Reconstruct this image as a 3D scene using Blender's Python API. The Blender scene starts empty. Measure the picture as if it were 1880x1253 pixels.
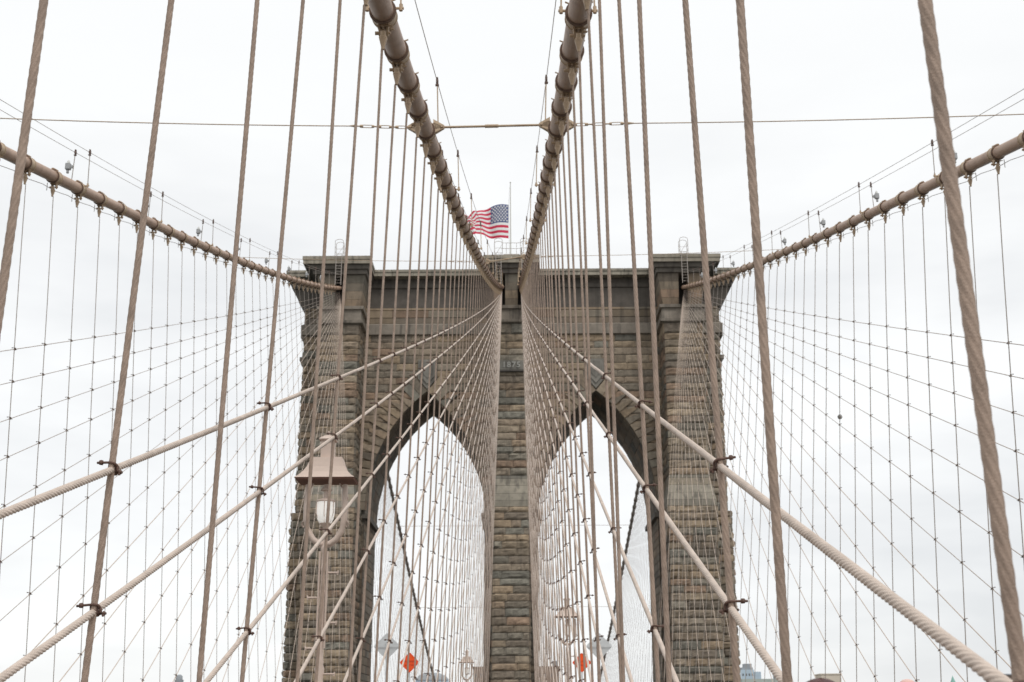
import bpy, math, random
from math import sin, cos, pi, sqrt, radians
from mathutils import Vector, Matrix, noise
random.seed(7)
C = bpy.context.scene.collection
# ------------------------------------------------------------------ camera, world, sun, exposure
CX = 0.5698; F = 2291.16; TH = 0.29725; YAW = -0.00482; ROLL = -0.00463
def cam_axes():
    cy, sy = cos(YAW), sin(YAW)
    r = Vector((cy, -sy, 0)); fw = Vector((sy, cy, 0)); u = Vector((0, 0, 1))
    f2 = fw*cos(TH)+u*sin(TH); up = u*cos(TH)-fw*sin(TH)
    return r*cos(ROLL)+up*sin(ROLL), up*cos(ROLL)-r*sin(ROLL), f2
ax, ay, az = cam_axes()
cd = bpy.data.cameras.new('camera'); cam = bpy.data.objects.new('camera', cd); C.objects.link(cam)
cam.matrix_world = Matrix(((ax.x, ay.x, -az.x, CX), (ax.y, ay.y, -az.y, 0), (ax.z, ay.z, -az.z, 0), (0, 0, 0, 1)))
cd.sensor_width = 36; cd.lens = F/1880*36; cd.clip_start = 0.1; cd.clip_end = 6000
cd.dof.use_dof = True; cd.dof.focus_distance = 11.0; cd.dof.aperture_fstop = 5.0
bpy.context.scene.camera = cam
sc = bpy.context.scene
sc.render.resolution_x = 1024; sc.render.resolution_y = 682
sc.view_settings.view_transform = 'Standard'; sc.view_settings.look = 'None'
sc.view_settings.exposure = 0.0; sc.view_settings.gamma = 1.0; sc.view_settings.use_curve_mapping = False
W_ = bpy.data.worlds.new('World'); sc.world = W_; W_.use_nodes = True
nt = W_.node_tree; N = nt.nodes; L = nt.links
for n in list(N): N.remove(n)
out = N.new('ShaderNodeOutputWorld'); mixs = N.new('ShaderNodeMixShader'); L.new(mixs.outputs[0], out.inputs[0])
sky = N.new('ShaderNodeTexSky'); sky.sky_type = 'NISHITA'; sky.sun_disc = False
SUN_EL, SUN_AZ = radians(55), radians(150)
sky.sun_elevation = SUN_EL; sky.sun_rotation = SUN_AZ
b1 = N.new('ShaderNodeBackground'); b1.inputs[1].default_value = 0.1; L.new(sky.outputs[0], b1.inputs[0])
tc = N.new('ShaderNodeTexCoord'); mp = N.new('ShaderNodeMapping'); mp.inputs['Scale'].default_value = (1.2, 1.2, 4.2)
mp.inputs['Location'].default_value = (0.35, 0.1, 0.55)
L.new(tc.outputs['Generated'], mp.inputs[0])
nz = N.new('ShaderNodeTexNoise'); nz.inputs['Scale'].default_value = 1.7; nz.inputs['Detail'].default_value = 5; nz.inputs['Roughness'].default_value = 0.55
L.new(mp.outputs[0], nz.inputs['Vector'])
cr = N.new('ShaderNodeValToRGB'); e = cr.color_ramp.elements
e[0].position = 0.36; e[0].color = (0.75, 0.765, 0.78, 1); e[1].position = 0.60; e[1].color = (0.96, 0.97, 0.97, 1)
e2 = cr.color_ramp.elements.new(0.5); e2.color = (0.88, 0.89, 0.895, 1)
L.new(nz.outputs['Fac'], cr.inputs[0])
sx_ = N.new('ShaderNodeSeparateXYZ'); L.new(tc.outputs['Generated'], sx_.inputs[0])
mz = N.new('ShaderNodeMapRange'); mz.inputs[1].default_value = 0.30; mz.inputs[2].default_value = 0.52; L.new(sx_.outputs['Z'], mz.inputs[0])
mc = N.new('ShaderNodeMix'); mc.data_type = 'RGBA'; L.new(mz.outputs[0], mc.inputs[0]); L.new(cr.outputs[0], mc.inputs[6]); mc.inputs[7].default_value = (0.95, 0.96, 0.96, 1)
b2 = N.new('ShaderNodeBackground'); b2.inputs[1].default_value = 1.10; L.new(mc.outputs[2], b2.inputs[0])
mixs.inputs[0].default_value = 0.93; L.new(b1.outputs[0], mixs.inputs[1]); L.new(b2.outputs[0], mixs.inputs[2])
sd = bpy.data.lights.new('sun', 'SUN'); sd.energy = 1.4; sd.angle = radians(20); sd.color = (1, 0.965, 0.92)
so = bpy.data.objects.new('sun', sd); C.objects.link(so)
so.rotation_euler = (Vector((sin(SUN_AZ)*cos(SUN_EL), cos(SUN_AZ)*cos(SUN_EL), sin(SUN_EL)))).to_track_quat('Z', 'Y').to_euler()

# ------------------------------------------------------------------ materials
def mat(name, col, rough=0.6, var=0.12, scale=6.0, bump=0.0, bscale=40.0, metal=0.0, attr=False, streak=0.0, dark=None):
    m = bpy.data.materials.new(name); m.use_nodes = True; t = m.node_tree; n = t.nodes; l = t.links
    p = n['Principled BSDF']; p.inputs['Roughness'].default_value = rough; p.inputs['Metallic'].default_value = metal
    geo = n.new('ShaderNodeTexCoord')
    nx = n.new('ShaderNodeTexNoise'); nx.inputs['Scale'].default_value = scale; nx.inputs['Detail'].default_value = 6; nx.inputs['Roughness'].default_value = 0.65
    l.new(geo.outputs['Object'], nx.inputs['Vector'])
    mr = n.new('ShaderNodeMapRange'); mr.inputs[1].default_value = 0.3; mr.inputs[2].default_value = 0.7
    mr.inputs[3].default_value = 1-var; mr.inputs[4].default_value = 1+var; l.new(nx.outputs['Fac'], mr.inputs[0])
    if attr:
        a = n.new('ShaderNodeAttribute'); a.attribute_name = 'Col'; src = a.outputs['Color']
    else:
        a = n.new('ShaderNodeRGB'); a.outputs[0].default_value = (*col, 1); src = a.outputs[0]
    vm = n.new('ShaderNodeVectorMath'); vm.operation = 'SCALE'; l.new(src, vm.inputs[0]); l.new(mr.outputs[0], vm.inputs['Scale'])
    last = vm.outputs[0]
    if streak:
        ms = n.new('ShaderNodeMapping'); ms.inputs['Scale'].default_value = (1.6, 1.6, 0.12); l.new(geo.outputs['Object'], ms.inputs[0])
        n2 = n.new('ShaderNodeTexNoise'); n2.inputs['Scale'].default_value = 1.3; n2.inputs['Detail'].default_value = 5; l.new(ms.outputs[0], n2.inputs['Vector'])
        m2 = n.new('ShaderNodeMapRange'); m2.inputs[1].default_value = 0.52; m2.inputs[2].default_value = 0.68; m2.inputs[3].default_value = 0; m2.inputs[4].default_value = streak
        l.new(n2.outputs['Fac'], m2.inputs[0])
        mx = n.new('ShaderNodeMix'); mx.data_type = 'RGBA'; l.new(m2.outputs[0], mx.inputs[0]); l.new(last, mx.inputs[6]); mx.inputs[7].default_value = (*(dark or (0.05, 0.045, 0.04)), 1)
        last = mx.outputs[2]
    l.new(last, p.inputs['Base Color'])
    if bump:
        nb = n.new('ShaderNodeTexNoise'); nb.inputs['Scale'].default_value = bscale; nb.inputs['Detail'].default_value = 4; l.new(geo.outputs['Object'], nb.inputs['Vector'])
        bp = n.new('ShaderNodeBump'); bp.inputs['Strength'].default_value = bump; bp.inputs['Distance'].default_value = 0.05; l.new(nb.outputs['Fac'], bp.inputs['Height']); l.new(bp.outputs[0], p.inputs['Normal'])
    return m
M_CABLE = mat('painted cable wrapping', (0.43, 0.295, 0.215), 0.5, 0.10, 3.0, 0.15, 60, streak=0.45, dark=(0.25, 0.15, 0.11))
M_CABLE_RIM = mat('cable band paint', (0.47, 0.35, 0.235), 0.55, 0.15, 8.0, 0.2, 50, streak=0.5, dark=(0.27, 0.15, 0.08))
M_RIMDARK = mat('brown painted rim shade', (0.17, 0.11, 0.08), 0.8, 0.3, 12.0)  # shade on the near face of each band, put into the colour
M_ROPE = mat('brown painted wire rope', (0.36, 0.268, 0.21), 0.7, 0.22, 9.0, 0.25, 160)
M_STAY = mat('pale galvanised wire rope', (0.57, 0.475, 0.405), 0.65, 0.14, 7.0, 0.2, 160)
M_NET = mat('grey weathered wire rope', (0.33, 0.285, 0.25), 0.75, 0.15, 4.0)
M_NETSTAY = mat('tan weathered wire rope', (0.37, 0.30, 0.25), 0.7, 0.15, 4.0)
M_PIERSTAY = mat('wire rope paled against pier', (0.52, 0.42, 0.345), 0.7, 0.12, 4.0)  # same rope as the net stays; lit look against the pier painted in
M_NETCLAMP = mat('dull brown knot clamps', (0.19, 0.145, 0.12), 0.7, 0.2, 30.0)
M_CLAMP = mat('rusty brown clamp iron', (0.125, 0.07, 0.052), 0.65, 0.25, 30.0, 0.3, 90)
M_STONE = mat('quarry faced stone', None, 0.92, 0.26, 2.2, 0.6, 7.0, attr=True, streak=0.30)
M_DRESS = mat('dressed stone', None, 0.9, 0.22, 1.1, 0.35, 9.0, attr=True, streak=0.62, dark=(0.055, 0.05, 0.043))
M_MORTAR = mat('dark mortar', (0.085, 0.075, 0.062), 0.95, 0.3, 3.0)
M_SOFFIT = mat('dark vault stone', (0.125, 0.118, 0.105), 0.9, 0.35, 1.4, 0.4, 8.0, streak=0.6)  # one dark tone with darker vertical streaks
M_LAMP = mat('tan lamp paint', (0.60, 0.475, 0.40), 0.5, 0.06, 5.0)
M_LAMPIN = mat('dark brown lamp lining', (0.20, 0.10, 0.07), 0.7, 0.1, 5.0)
M_GLOBE = mat('milk glass', (0.80, 0.80, 0.77), 0.25, 0.04, 5.0)
def glow_glass():
    t = M_GLOBE.node_tree; n = t.nodes; p = n['Principled BSDF']; tr = n.new('ShaderNodeBsdfTranslucent'); tr.inputs[0].default_value = (.95, .95, .93, 1)
    mx = n.new('ShaderNodeMixShader'); mx.inputs[0].default_value = .5; o = n['Material Output']; t.links.new(p.outputs[0], mx.inputs[1]); t.links.new(tr.outputs[0], mx.inputs[2]); t.links.new(mx.outputs[0], o.inputs[0])
M_GLOBE.node_tree.nodes['Principled BSDF'].inputs['Roughness'].default_value = .3
glow_glass()
M_LAMPGLOBE = M_GLOBE.copy(); M_LAMPGLOBE.name = 'milk glass with added glow'; q_ = M_LAMPGLOBE.node_tree.nodes['Principled BSDF']; q_.inputs['Emission Color'].default_value = (1, .98, .95, 1); q_.inputs['Emission Strength'].default_value = .5  # glow added to brighten the walkway globes
M_ORANGE = mat('fluorescent orange sheeting', (1.0, 0.10, 0.006), 0.45, 0.06, 3.0)
M_SIGNTXT = mat('dark sign print', (0.42, 0.02, 0.005), 0.6, 0.05, 3.0)
M_ALU = mat('bare aluminium sign back', (0.62, 0.63, 0.63), 0.5, 0.08, 3.0)
M_RED = mat('red flag cloth', (0.62, 0.035, 0.085), 0.8, 0.06, 2.0)
M_WHITE = mat('white flag cloth', (0.82, 0.82, 0.82), 0.8, 0.04, 2.0)
M_BLUE = mat('blue flag canton cloth', (0.055, 0.085, 0.23), 0.8, 0.06, 2.0)
M_POLE = mat('white flagpole paint', (0.62, 0.62, 0.58), 0.4, 0.04, 3.0)
M_GALV = mat('galvanised ladder steel', (0.42, 0.37, 0.33), 0.55, 0.1, 5.0)
M_GREY = mat('grey lantern housing', (0.36, 0.365, 0.37), 0.5, 0.1, 8.0)
M_WATER = mat('grey green river water', (0.06, 0.075, 0.07), 0.15, 0.2, 0.05, 0.4, 0.6)
M_LAND = mat('city ground', (0.16, 0.155, 0.145), 0.9, 0.3, 0.02)
M_PLANK = mat('weathered promenade planks', (0.20, 0.16, 0.125), 0.85, 0.3, 3.0, 0.4, 30)
M_ASPH = mat('asphalt', (0.05, 0.05, 0.05), 0.9, 0.2, 4.0)
M_LETTER = mat('pale metal numerals', (0.40, 0.39, 0.355), 0.6, 0.1, 8.0)

# ------------------------------------------------------------------ mesh builder
def frame(d, up=None):
    d = Vector(d).normalized(); up = Vector(up) if up is not None else (Vector((0, 0, 1)) if abs(d.z) < 0.95 else Vector((0, 1, 0)))
    x = d.cross(up).normalized(); return x, x.cross(d).normalized(), d
class MB:
    def __init__(s): s.v = []; s.f = []; s.c = []; s.sm = []
    def add(s, vs, fs, col=None, smooth=False):
        o = len(s.v); s.v += [tuple(p) for p in vs]; s.f += [tuple(i+o for i in f) for f in fs]; s.sm += [smooth]*len(fs)
        s.c += [col or (0.2, 0.18, 0.15)]*len(vs)
    def box(s, x0, x1, y0, y1, z0, z1, col=None):
        s.add([(x0, y0, z0), (x1, y0, z0), (x1, y1, z0), (x0, y1, z0), (x0, y0, z1), (x1, y0, z1), (x1, y1, z1), (x0, y1, z1)],
              [(0, 3, 2, 1), (4, 5, 6, 7), (0, 1, 5, 4), (1, 2, 6, 5), (2, 3, 7, 6), (3, 0, 4, 7)], col)
    def tube(s, pts, r, n=8, cap=True, smooth=True):
        pts = [Vector(p) for p in pts]; vs = []; fs = []; m = len(pts)
        for i, p in enumerate(pts):
            d = (pts[min(i+1, m-1)]-pts[max(i-1, 0)])
            x, y, _ = frame(d); rr = r[i] if isinstance(r, (list, tuple)) else r
            for k in range(n):
                a = 2*pi*k/n; vs.append(p+x*cos(a)*rr+y*sin(a)*rr)
        for i in range(m-1):
            for k in range(n): fs.append((i*n+k, i*n+(k+1) % n, (i+1)*n+(k+1) % n, (i+1)*n+k))
        s.add(vs, fs, None, smooth)
        if cap: s.add(vs[:n], [tuple(range(n))[::-1]]); s.add(vs[-n:], [tuple(range(n))])
    def lathe(s, prof, ctr=(0, 0, 0), n=16, smooth=True, rot=0.0):
        vs = []; fs = []; m = len(prof)
        for r, z in prof:
            for k in range(n):
                a = 2*pi*k/n+rot; vs.append((ctr[0]+r*cos(a), ctr[1]+r*sin(a), ctr[2]+z))
        for i in range(m-1):
            for k in range(n): fs.append((i*n+k, i*n+(k+1) % n, (i+1)*n+(k+1) % n, (i+1)*n+k))
        s.add(vs, fs, None, smooth)
    def loft(s, rects, col=None, caps=True):
        # rects: (z, x0, x1, y0, y1)
        vs = []; fs = []
        for z, x0, x1, y0, y1 in rects: vs += [(x0, y0, z), (x1, y0, z), (x1, y1, z), (x0, y1, z)]
        for i in range(len(rects)-1):
            for k in range(4): fs.append((i*4+k, i*4+(k+1) % 4, i*4+4+(k+1) % 4, i*4+4+k))
        if caps: fs += [(3, 2, 1, 0), tuple(len(rects)*4-4+k for k in range(4))]
        s.add(vs, fs, col)
    def rope(s, pts, r, lay=0.3, depth=0.16, step=0.02, n=24, lobes=6, hand=1, near=None):
        # twisted strands; rings spaced by step while near(point) holds, then plain
        pts = [Vector(p) for p in pts]; seg = [(b-a).length for a, b in zip(pts, pts[1:])]; tot = sum(seg)
        pos = []; t = 0.0; i = 0; acc = 0.0
        while t <= tot:
            while i < len(seg)-1 and t > acc+seg[i]: acc += seg[i]; i += 1
            u = (t-acc)/seg[i]; p = pts[i].lerp(pts[i+1], u); pos.append((p, t, pts[i+1]-pts[i]))
            t += step if (near is None or near(p)) else 0.8
        pos.append((pts[-1], tot, pts[-1]-pts[-2]))
        vs = []; fs = []; q = n//lobes
        prof = [1-depth*(0.5+0.5*cos(2*pi*j/q))**1.5 for j in range(q)]
        for p, t, d in pos:
            x, y, _ = frame(d, (1, 0, 0) if abs(d.normalized().x) < 0.9 else None); w = hand*2*pi*t/lay
            wob = 1+0.015*sin(t*3.1)+0.01*sin(t*11.7)
            for k in range(n):
                a = 2*pi*k/n+w; rr = r*prof[k % q]*wob; vs.append(p+x*cos(a)*rr+y*sin(a)*rr)
        for i in range(len(pos)-1):
            # keep faces following the twist
            for k in range(n): fs.append((i*n+k, i*n+(k+1) % n, (i+1)*n+(k+1) % n, (i+1)*n+k))
        s.add(vs, fs, None, True)
    def build(s, name, m, parent=None, origin=(0, 0, 0), xform=None):
        o = Vector(origin); vs = s.v
        if xform: vs = [xform(p) for p in vs]
        me = bpy.data.meshes.new(name); me.from_pydata([(p[0]-o.x, p[1]-o.y, p[2]-o.z) for p in vs], [], s.f); me.update()
        me.polygons.foreach_set('use_smooth', s.sm)
        if m in (M_STONE, M_DRESS):
            a = me.attributes.new('Col', 'FLOAT_COLOR', 'POINT'); fl = []
            for c in s.c: fl += [c[0], c[1], c[2], 1.0]
            a.data.foreach_set('color', fl)
        me.materials.append(m)
        ob = bpy.data.objects.new(name, me); C.objects.link(ob)
        if parent: ob.parent = parent; ob.location = (o - parent.location) if False else (o.x-parent.location.x, o.y-parent.location.y, o.z-parent.location.z)
        else: ob.location = o
        return ob
def tag(o, label, cat, group=None):
    o['label'] = label; o['category'] = cat
    if group: o['group'] = group
    return o
def thing(name, label, cat, loc=(0, 0, 0), group=None):
    o = bpy.data.objects.new(name, None); o.empty_display_size = 0.3; C.objects.link(o); o.location = loc; return tag(o, label, cat, group)
def inst(me, name, parent, mtx):
    o = bpy.data.objects.new(name, me); C.objects.link(o); o.parent = parent
    o.matrix_basis = Matrix.Translation(-Vector(parent.location)) @ mtx; return o
def mesh_only(mb, name, m):
    me = bpy.data.meshes.new(name); me.from_pydata(mb.v, [], mb.f); me.update(); me.polygons.foreach_set('use_smooth', mb.sm); me.materials.append(m); return me
def ordn(n):
    w = ['', 'first', 'second', 'third', 'fourth', 'fifth', 'sixth', 'seventh', 'eighth', 'ninth', 'tenth', 'eleventh', 'twelfth']
    return w[n] if n < 13 else '%d%s' % (n, 'th' if 10 < n % 100 < 14 else {1: 'st', 2: 'nd', 3: 'rd'}.get(n % 10, 'th'))

# ------------------------------------------------------------------ bridge geometry (fitted)
D = 115.283; Y1 = 3.5104; S = 2.281
PL = dict(z0=40.8408, a=-.3598, b=.0006186, i=(0.94205, 0.00312, 1.49301, -0.95496), o=(16.96146, -0.47706, 0.2898), wC=2.16069, wU=2.00705, wO=14.11755, wO1=-0.19415)
PR = dict(z0=40.7331, a=-.34456, b=.000463, i=(0.92237, -0.00418, 2.61482, -1.41944), o=(16.94888, -0.41347, 0.33528), wC=1.92742, wU=1.76582, wO=14.63287, wO1=-0.49026)
def P_(s): return PL if s < 0 else PR
def cable(Y, s, outer):
    p = P_(s); d = D-Y; e = d/100
    X = (p['o'][0]+p['o'][1]*e*10+p['o'][2]*e*e*10) if outer else (p['i'][0]+p['i'][1]*d+p['i'][2]*e*e+p['i'][3]*e**3)
    return Vector((s*X, Y, p['z0']+p['a']*d+p['b']*d*d+(1.0502*e if outer else 0)))
def Yn(n): return Y1+(n-1)*S
def Ym(m): return Y1+(m+14.342)*S
def foot(Y, s, outer, n=1):
    p = P_(s)
    if outer: return s*(p['wO']+p['wO1']*(Y-40)/10)
    return s*(p['wC'] if (n % 2 or n >= 9) else p['wU'])
def lean(Y, z, s, outer, n=1):
    T = cable(Y, s, outer); w = foot(Y, s, outer, n); return w+(T.x-w)*z/T.z
SD = {-1: 'left', 1: 'right'}

# ---- main cable band (shared meshes). local x = across, y = along the cable, z = up
def band_mesh(hi):
    m = MB(); n = 28 if hi else 14
    prof = [(0.194, -0.225), (0.238, -0.225), (0.243, -0.205), (0.243, -0.19), (0.222, -0.17), (0.216, 0.12), (0.232, 0.125), (0.232, 0.16), (0.194, 0.162)]
    for (r0, y0_), (r1, y1_) in zip(prof, prof[1:]):
        vs = [(r_*cos(2*pi*k/n), y_, r_*sin(2*pi*k/n)) for r_, y_ in ((r0, y0_), (r1, y1_)) for k in range(n)]
        m.add(vs, [(k, n+k, n+(k+1) % n, (k+1) % n) for k in range(n)], None, True)
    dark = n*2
    for sx in (-1, 1):
        x0, x1 = sorted((sx*0.052, sx*0.088))
        m.add([(x0, -.11, -.2), (x1, -.11, -.2), (x1, .1, -.2), (x0, .1, -.2), (x0, -.055, -.40), (x1, -.055, -.40), (x1, .03, -.40), (x0, .03, -.40)],
              [(0, 1, 2, 3), (7, 6, 5, 4), (0, 4, 5, 1), (1, 5, 6, 2), (2, 6, 7, 3), (3, 7, 4, 0)])
    m.tube([(-0.13, -.015, -.345), (0.12, -.015, -.345)], 0.022, 8)
    m.tube([(-0.155, -.015, -.345), (-0.09, -.015, -.345)], 0.034, 6)
    m.box(-0.03, 0.03, -.19, .15, .215, .285)     # top flange
    m.box(-0.02, 0.02, -.17, .13, -.27, -.20)     # bottom flange
    if hi:
        for y in (-.14, -.05, .04, .11):
            m.tube([(-0.07, y, .255), (0.07, y, .255)], 0.012, 6); m.tube([(-0.055, y, .255), (-.03, y, .255)], 0.022, 6)
        for y in (-.13, .06, .12):
            m.tube([(-0.10, y, -.245), (0.17, y, -.245)], 0.011, 6); m.tube([(0.09, y, -.245), (.12, y, -.245)], 0.02, 6); m.tube([(-0.09, y, -.245), (-.06, y, -.245)], 0.02, 6)
        for y in (-.30, -.345):
            m.tube([(0.17, y, 0.13), (0.245, y, 0.16)], 0.009, 5)
            m.tube([(-0.17, y, 0.13), (-0.245, y, 0.16)], 0.009, 5)
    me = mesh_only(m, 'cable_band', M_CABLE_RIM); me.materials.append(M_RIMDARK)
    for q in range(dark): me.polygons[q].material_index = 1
    return me
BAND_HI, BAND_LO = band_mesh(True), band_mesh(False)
def socket_mesh():
    m = MB()
    z = [0, -.09, -.13, -.30, -.36]; wx = [.046, .048, .074, .034, .028]; wy = [.03, .034, .05, .030, .026]
    vs = []; fs = []
    for zz, a, b in zip(z, wx, wy): vs += [(-a, -b*.6, zz), (-a*.6, -b, zz), (a*.6, -b, zz), (a, -b*.6, zz), (a, b*.6, zz), (a*.6, b, zz), (-a*.6, b, zz), (-a, b*.6, zz)]
    for i in range(4):
        for k in range(8): fs.append((i*8+k, i*8+8+k, i*8+8+(k+1) % 8, i*8+(k+1) % 8))
    fs += [tuple(range(8)), tuple(range(39, 31, -1))]
    m.add(vs, fs); return mesh_only(m, 'socket', M_CABLE_RIM)
SOCK = socket_mesh()

def make_cable(s, outer, y0, y1, idx, label):
    pts = []; Y = y0
    while Y <= y1: pts.append(cable(Y, s, outer)); Y += 1.14
    root = thing('suspension_cable', label, 'cable', pts[0], 'main suspension cables on this side of the tower')
    m = MB(); m.tube(pts, 0.195, 32 if not outer else 20, cap=False); m.build('cable_wrapping', M_CABLE, root, pts[0])
    for Y in idx:
        c = cable(Y, s, outer); d = (cable(Y+.5, s, outer)-cable(Y-.5, s, outer)).normalized()
        x = d.cross(Vector((0, 0, 1))).normalized(); z = x.cross(d)
        mt = Matrix(((x.x, d.x, z.x, c.x), (x.y, d.y, z.y, c.y), (x.z, d.z, z.z, c.z), (0, 0, 0, 1)))
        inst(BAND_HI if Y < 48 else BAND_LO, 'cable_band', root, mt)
    return root
inner_idx = list(range(0, 49)); outer_idx = list(range(-1, 34))
for s in (-1, 1):
    make_cable(s, 0, -2, D+6, [Yn(n) for n in inner_idx], 'thick tan %s inner cable climbing from overhead to the tower centre' % SD[s])
    make_cable(s, 1, 26, D+6, [Ym(m) for m in outer_idx], 'thick tan cable sweeping from the %s pier to the %s edge' % (SD[s], SD[s]))

# ---- suspenders
def suspender(s, outer, Y, n, label, group):
    T = cable(Y, s, outer); zt = T.z-.71; zb = -5.5
    p0 = Vector((lean(Y, zb, s, outer, n), Y, zb)); p1 = Vector((lean(Y, zt, s, outer, n), Y-.02, zt))
    root = thing('suspender', label, 'suspender rope', p0, group)
    m = MB(); r = (0.0225 if Y < 40 else 0.019 if Y < 65 else .015) if not outer else (0.0165 if s > 0 else 0.0135)
    if not outer and n <= 9: m.rope([p0, p1], r*1.03, lay=0.40, depth=0.15, step=0.02, hand=s, near=lambda p: p.z > -1.9)
    else:
        k = 6; m.tube([p0.lerp(p1, i/k)+Vector((0.012*sin(i*1.3+Y), 0, 0))*(0 < i < k) for i in range(k+1)], r, 10 if not outer else 6, cap=False)
    m.build('wire_rope', M_ROPE if not outer else M_NET, root, p0)
    x = T.x; mt = Matrix.Translation((T.x, Y-.02, T.z-.355))
    inst(SOCK, 'socket', root, mt)
for s in (-1, 1):
    for n in range(1 if s > 0 else 2, 48):
        q = n if s > 0 else n-1
        suspender(s, 0, Yn(n), n, '%s brown wire rope from the camera under the %s inner cable' % (ordn(q), SD[s]), 'suspenders of the inner cables')
    for m_ in range(0, 33):
        suspender(s, 1, Ym(m_), 1, '%s thin grey suspender from the %s edge under the %s outer cable' % (ordn(m_+1), SD[s], SD[s]), 'suspenders of the outer cables')

# ---- rope clamps
def clamp_mesh(side, hi, mt=None):
    m = MB(); k = side      # k=+1: nut end points to the right
    nn = 10 if hi else 5
    m.tube([(0, 0, -.030), (0, 0, .026)], 0.031 if hi else 0.036, nn)
    m.tube([(0, .03, -.04), (0, .045, .02)], 0.030, nn)
    A = []; B = []; st = 8 if hi else 3
    for i in range(st+1):
        a = pi*(0.5*i/st); A.append((-k*0.042*cos(a)+0, -0.034*sin(a)-.004, .010+.022*sin(a)))
    A = A+[(k*.05, -.022, .034), (k*.118, -.006, .036)]
    m.tube(A, 0.0095, 6 if hi else 4)
    for i in range(st+1):
        a = pi*(0.5*i/st); B.append((k*0.040*cos(a), 0.05*sin(a)+.01, -.03-.004*sin(a)))
    B = [(k*.052, 0, -.02)]+B+[(-k*.05, .01, -.03), (-k*.082, .0, -.036)]
    m.tube(B, 0.0095, 6 if hi else 4)
    m.tube([(-k*.042, -.004, .012), (-k*.046, 0, -.028)], 0.011, 5)
    if hi:
        m.tube([(k*.070, -.018, .035), (k*.076, -.017, .035), (k*.094, -.012, .036), (k*.10, -.011, .036)], [0.012, 0.021, 0.019, 0.01], 6)
        m.tube([(-k*.058, .008, -.031), (-k*.063, .007, -.032), (-k*.075, .004, -.034)], [0.012, .019, .012], 6)
        m.tube([(-k*.06, .0, -.03), (-k*.062, 0, -.055)], 0.010, 6)
    else:
        m.tube([(k*.07, -.018, .035), (k*.10, -.01, .036)], 0.019, 5)
    return mesh_only(m, 'rope_clamp', mt or M_CLAMP)
CL = {(s, h): clamp_mesh(s, h) for s in (-1, 1) for h in (True, False)}; CLN = {s: clamp_mesh(s, False, M_NETCLAMP) for s in (-1, 1)}

# ---- diagonal stays
IN_YA = [-8.0, -5.05, -0.45, 4.35, 8.85]; IN_SG = [5.03, 5.47, 5.4, 3.6, 3.0]
while IN_YA[-1]+4.562 < 109: IN_YA.append(IN_YA[-1]+4.562); IN_SG.append(max(1.2, IN_SG[-1]*.85))
OU_YA = [-4.7, -0.9, 4.0, 7.8, 12.9, 17.6]; OU_SG = [2.6, 3.2, 1.6, 2.2, .3, .1]
while OU_YA[-1]+4.562 < 108: OU_YA.append(OU_YA[-1]+4.562); OU_SG.append(0.1)
def stay(s, outer, k, Ya, sg, label, group):
    za = -3.8; zt = 40.8-.09*k; Lg = D+1.0-Ya; Yend = D+1.0
    def pt(Y, zoff=0):
        t = (Y-Ya)/Lg; z = za+(zt-za)*t-sg*1e-5*Lg*Lg*4*t*(1-t)
        Yc = min(Y, D-.2); return Vector((lean(Yc, min(z, cable(Yc, s, outer).z), s, outer, 1), Y, z))
    nseg = 26; ys = [Ya+(Yend-Ya)*i/nseg for i in range(nseg+1)]
    idx = []
    rng = outer_idx if outer else range(1, 48)
    for n in rng:
        Y = Ym(n) if outer else Yn(n)
        if Y < Ya+.5: continue
        if not outer and n < 9 and n % 2 == 0: continue
        p = pt(Y)
        if p.z < cable(Y, s, outer).z-1.3 and p.z > -2.6: idx.append(p)
    p0 = pt(Ya); root = thing('diagonal_stay', label, 'stay rope', p0, group)
    m = MB(); off = Vector((0, .045, 0)); pts = [pt(y)+off for y in ys if y > -3 or k > 1 or outer]
    if not outer and k < 6:
        ys2 = [y for y in ys if y > -3]; m.rope([pt(-3)+off]*(Ya < -3)+[pt(y)+off for y in ys2], 0.0245, lay=0.27, depth=0.17, step=0.0115, hand=s, n=36, near=lambda p: 1.5 < p.y < 19)
    else: m.tube(pts, (0.0215 if k < 7 else 0.018 if k < 12 else .015) if not outer else (0.0135 if s > 0 else 0.0115) if k < 7 else .017, 8 if not outer else 5, cap=False)
    m.build('wire_rope', M_STAY if not outer else (M_NETSTAY if k < 7 else M_PIERSTAY), root, p0)
    for p in idx:
        hi = (not outer) and p.y < 40
        tilt = random.uniform(-.12, .12)
        sc_ = (.85 if p.y < 80 else .5) if outer else (.9 if p.y < 40 else max(.42, .9-(p.y-40)*.011))
        inst(CLN[s] if outer else CL[(s, hi)], 'rope_clamp', root, Matrix.Translation(p) @ Matrix.Rotation(tilt, 4, 'Y') @ Matrix.Rotation(random.uniform(-.2, .2), 4, 'Z') @ Matrix.Scale(sc_, 4))
for s in (-1, 1):
    for k, (ya, sg) in enumerate(zip(IN_YA, IN_SG)):
        stay(s, 0, k, ya, sg, '%s pale diagonal rope from the top in the %s inner fan' % (ordn(k+1), SD[s]), 'diagonal stays of the inner fans')
    for k, (ya, sg) in enumerate(zip(OU_YA, OU_SG)):
        stay(s, 1, k, ya, sg, '%s thin diagonal from the top fanning out of the %s pier' % (ordn(k+1), SD[s]), 'diagonal stays of the outer fans')

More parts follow.
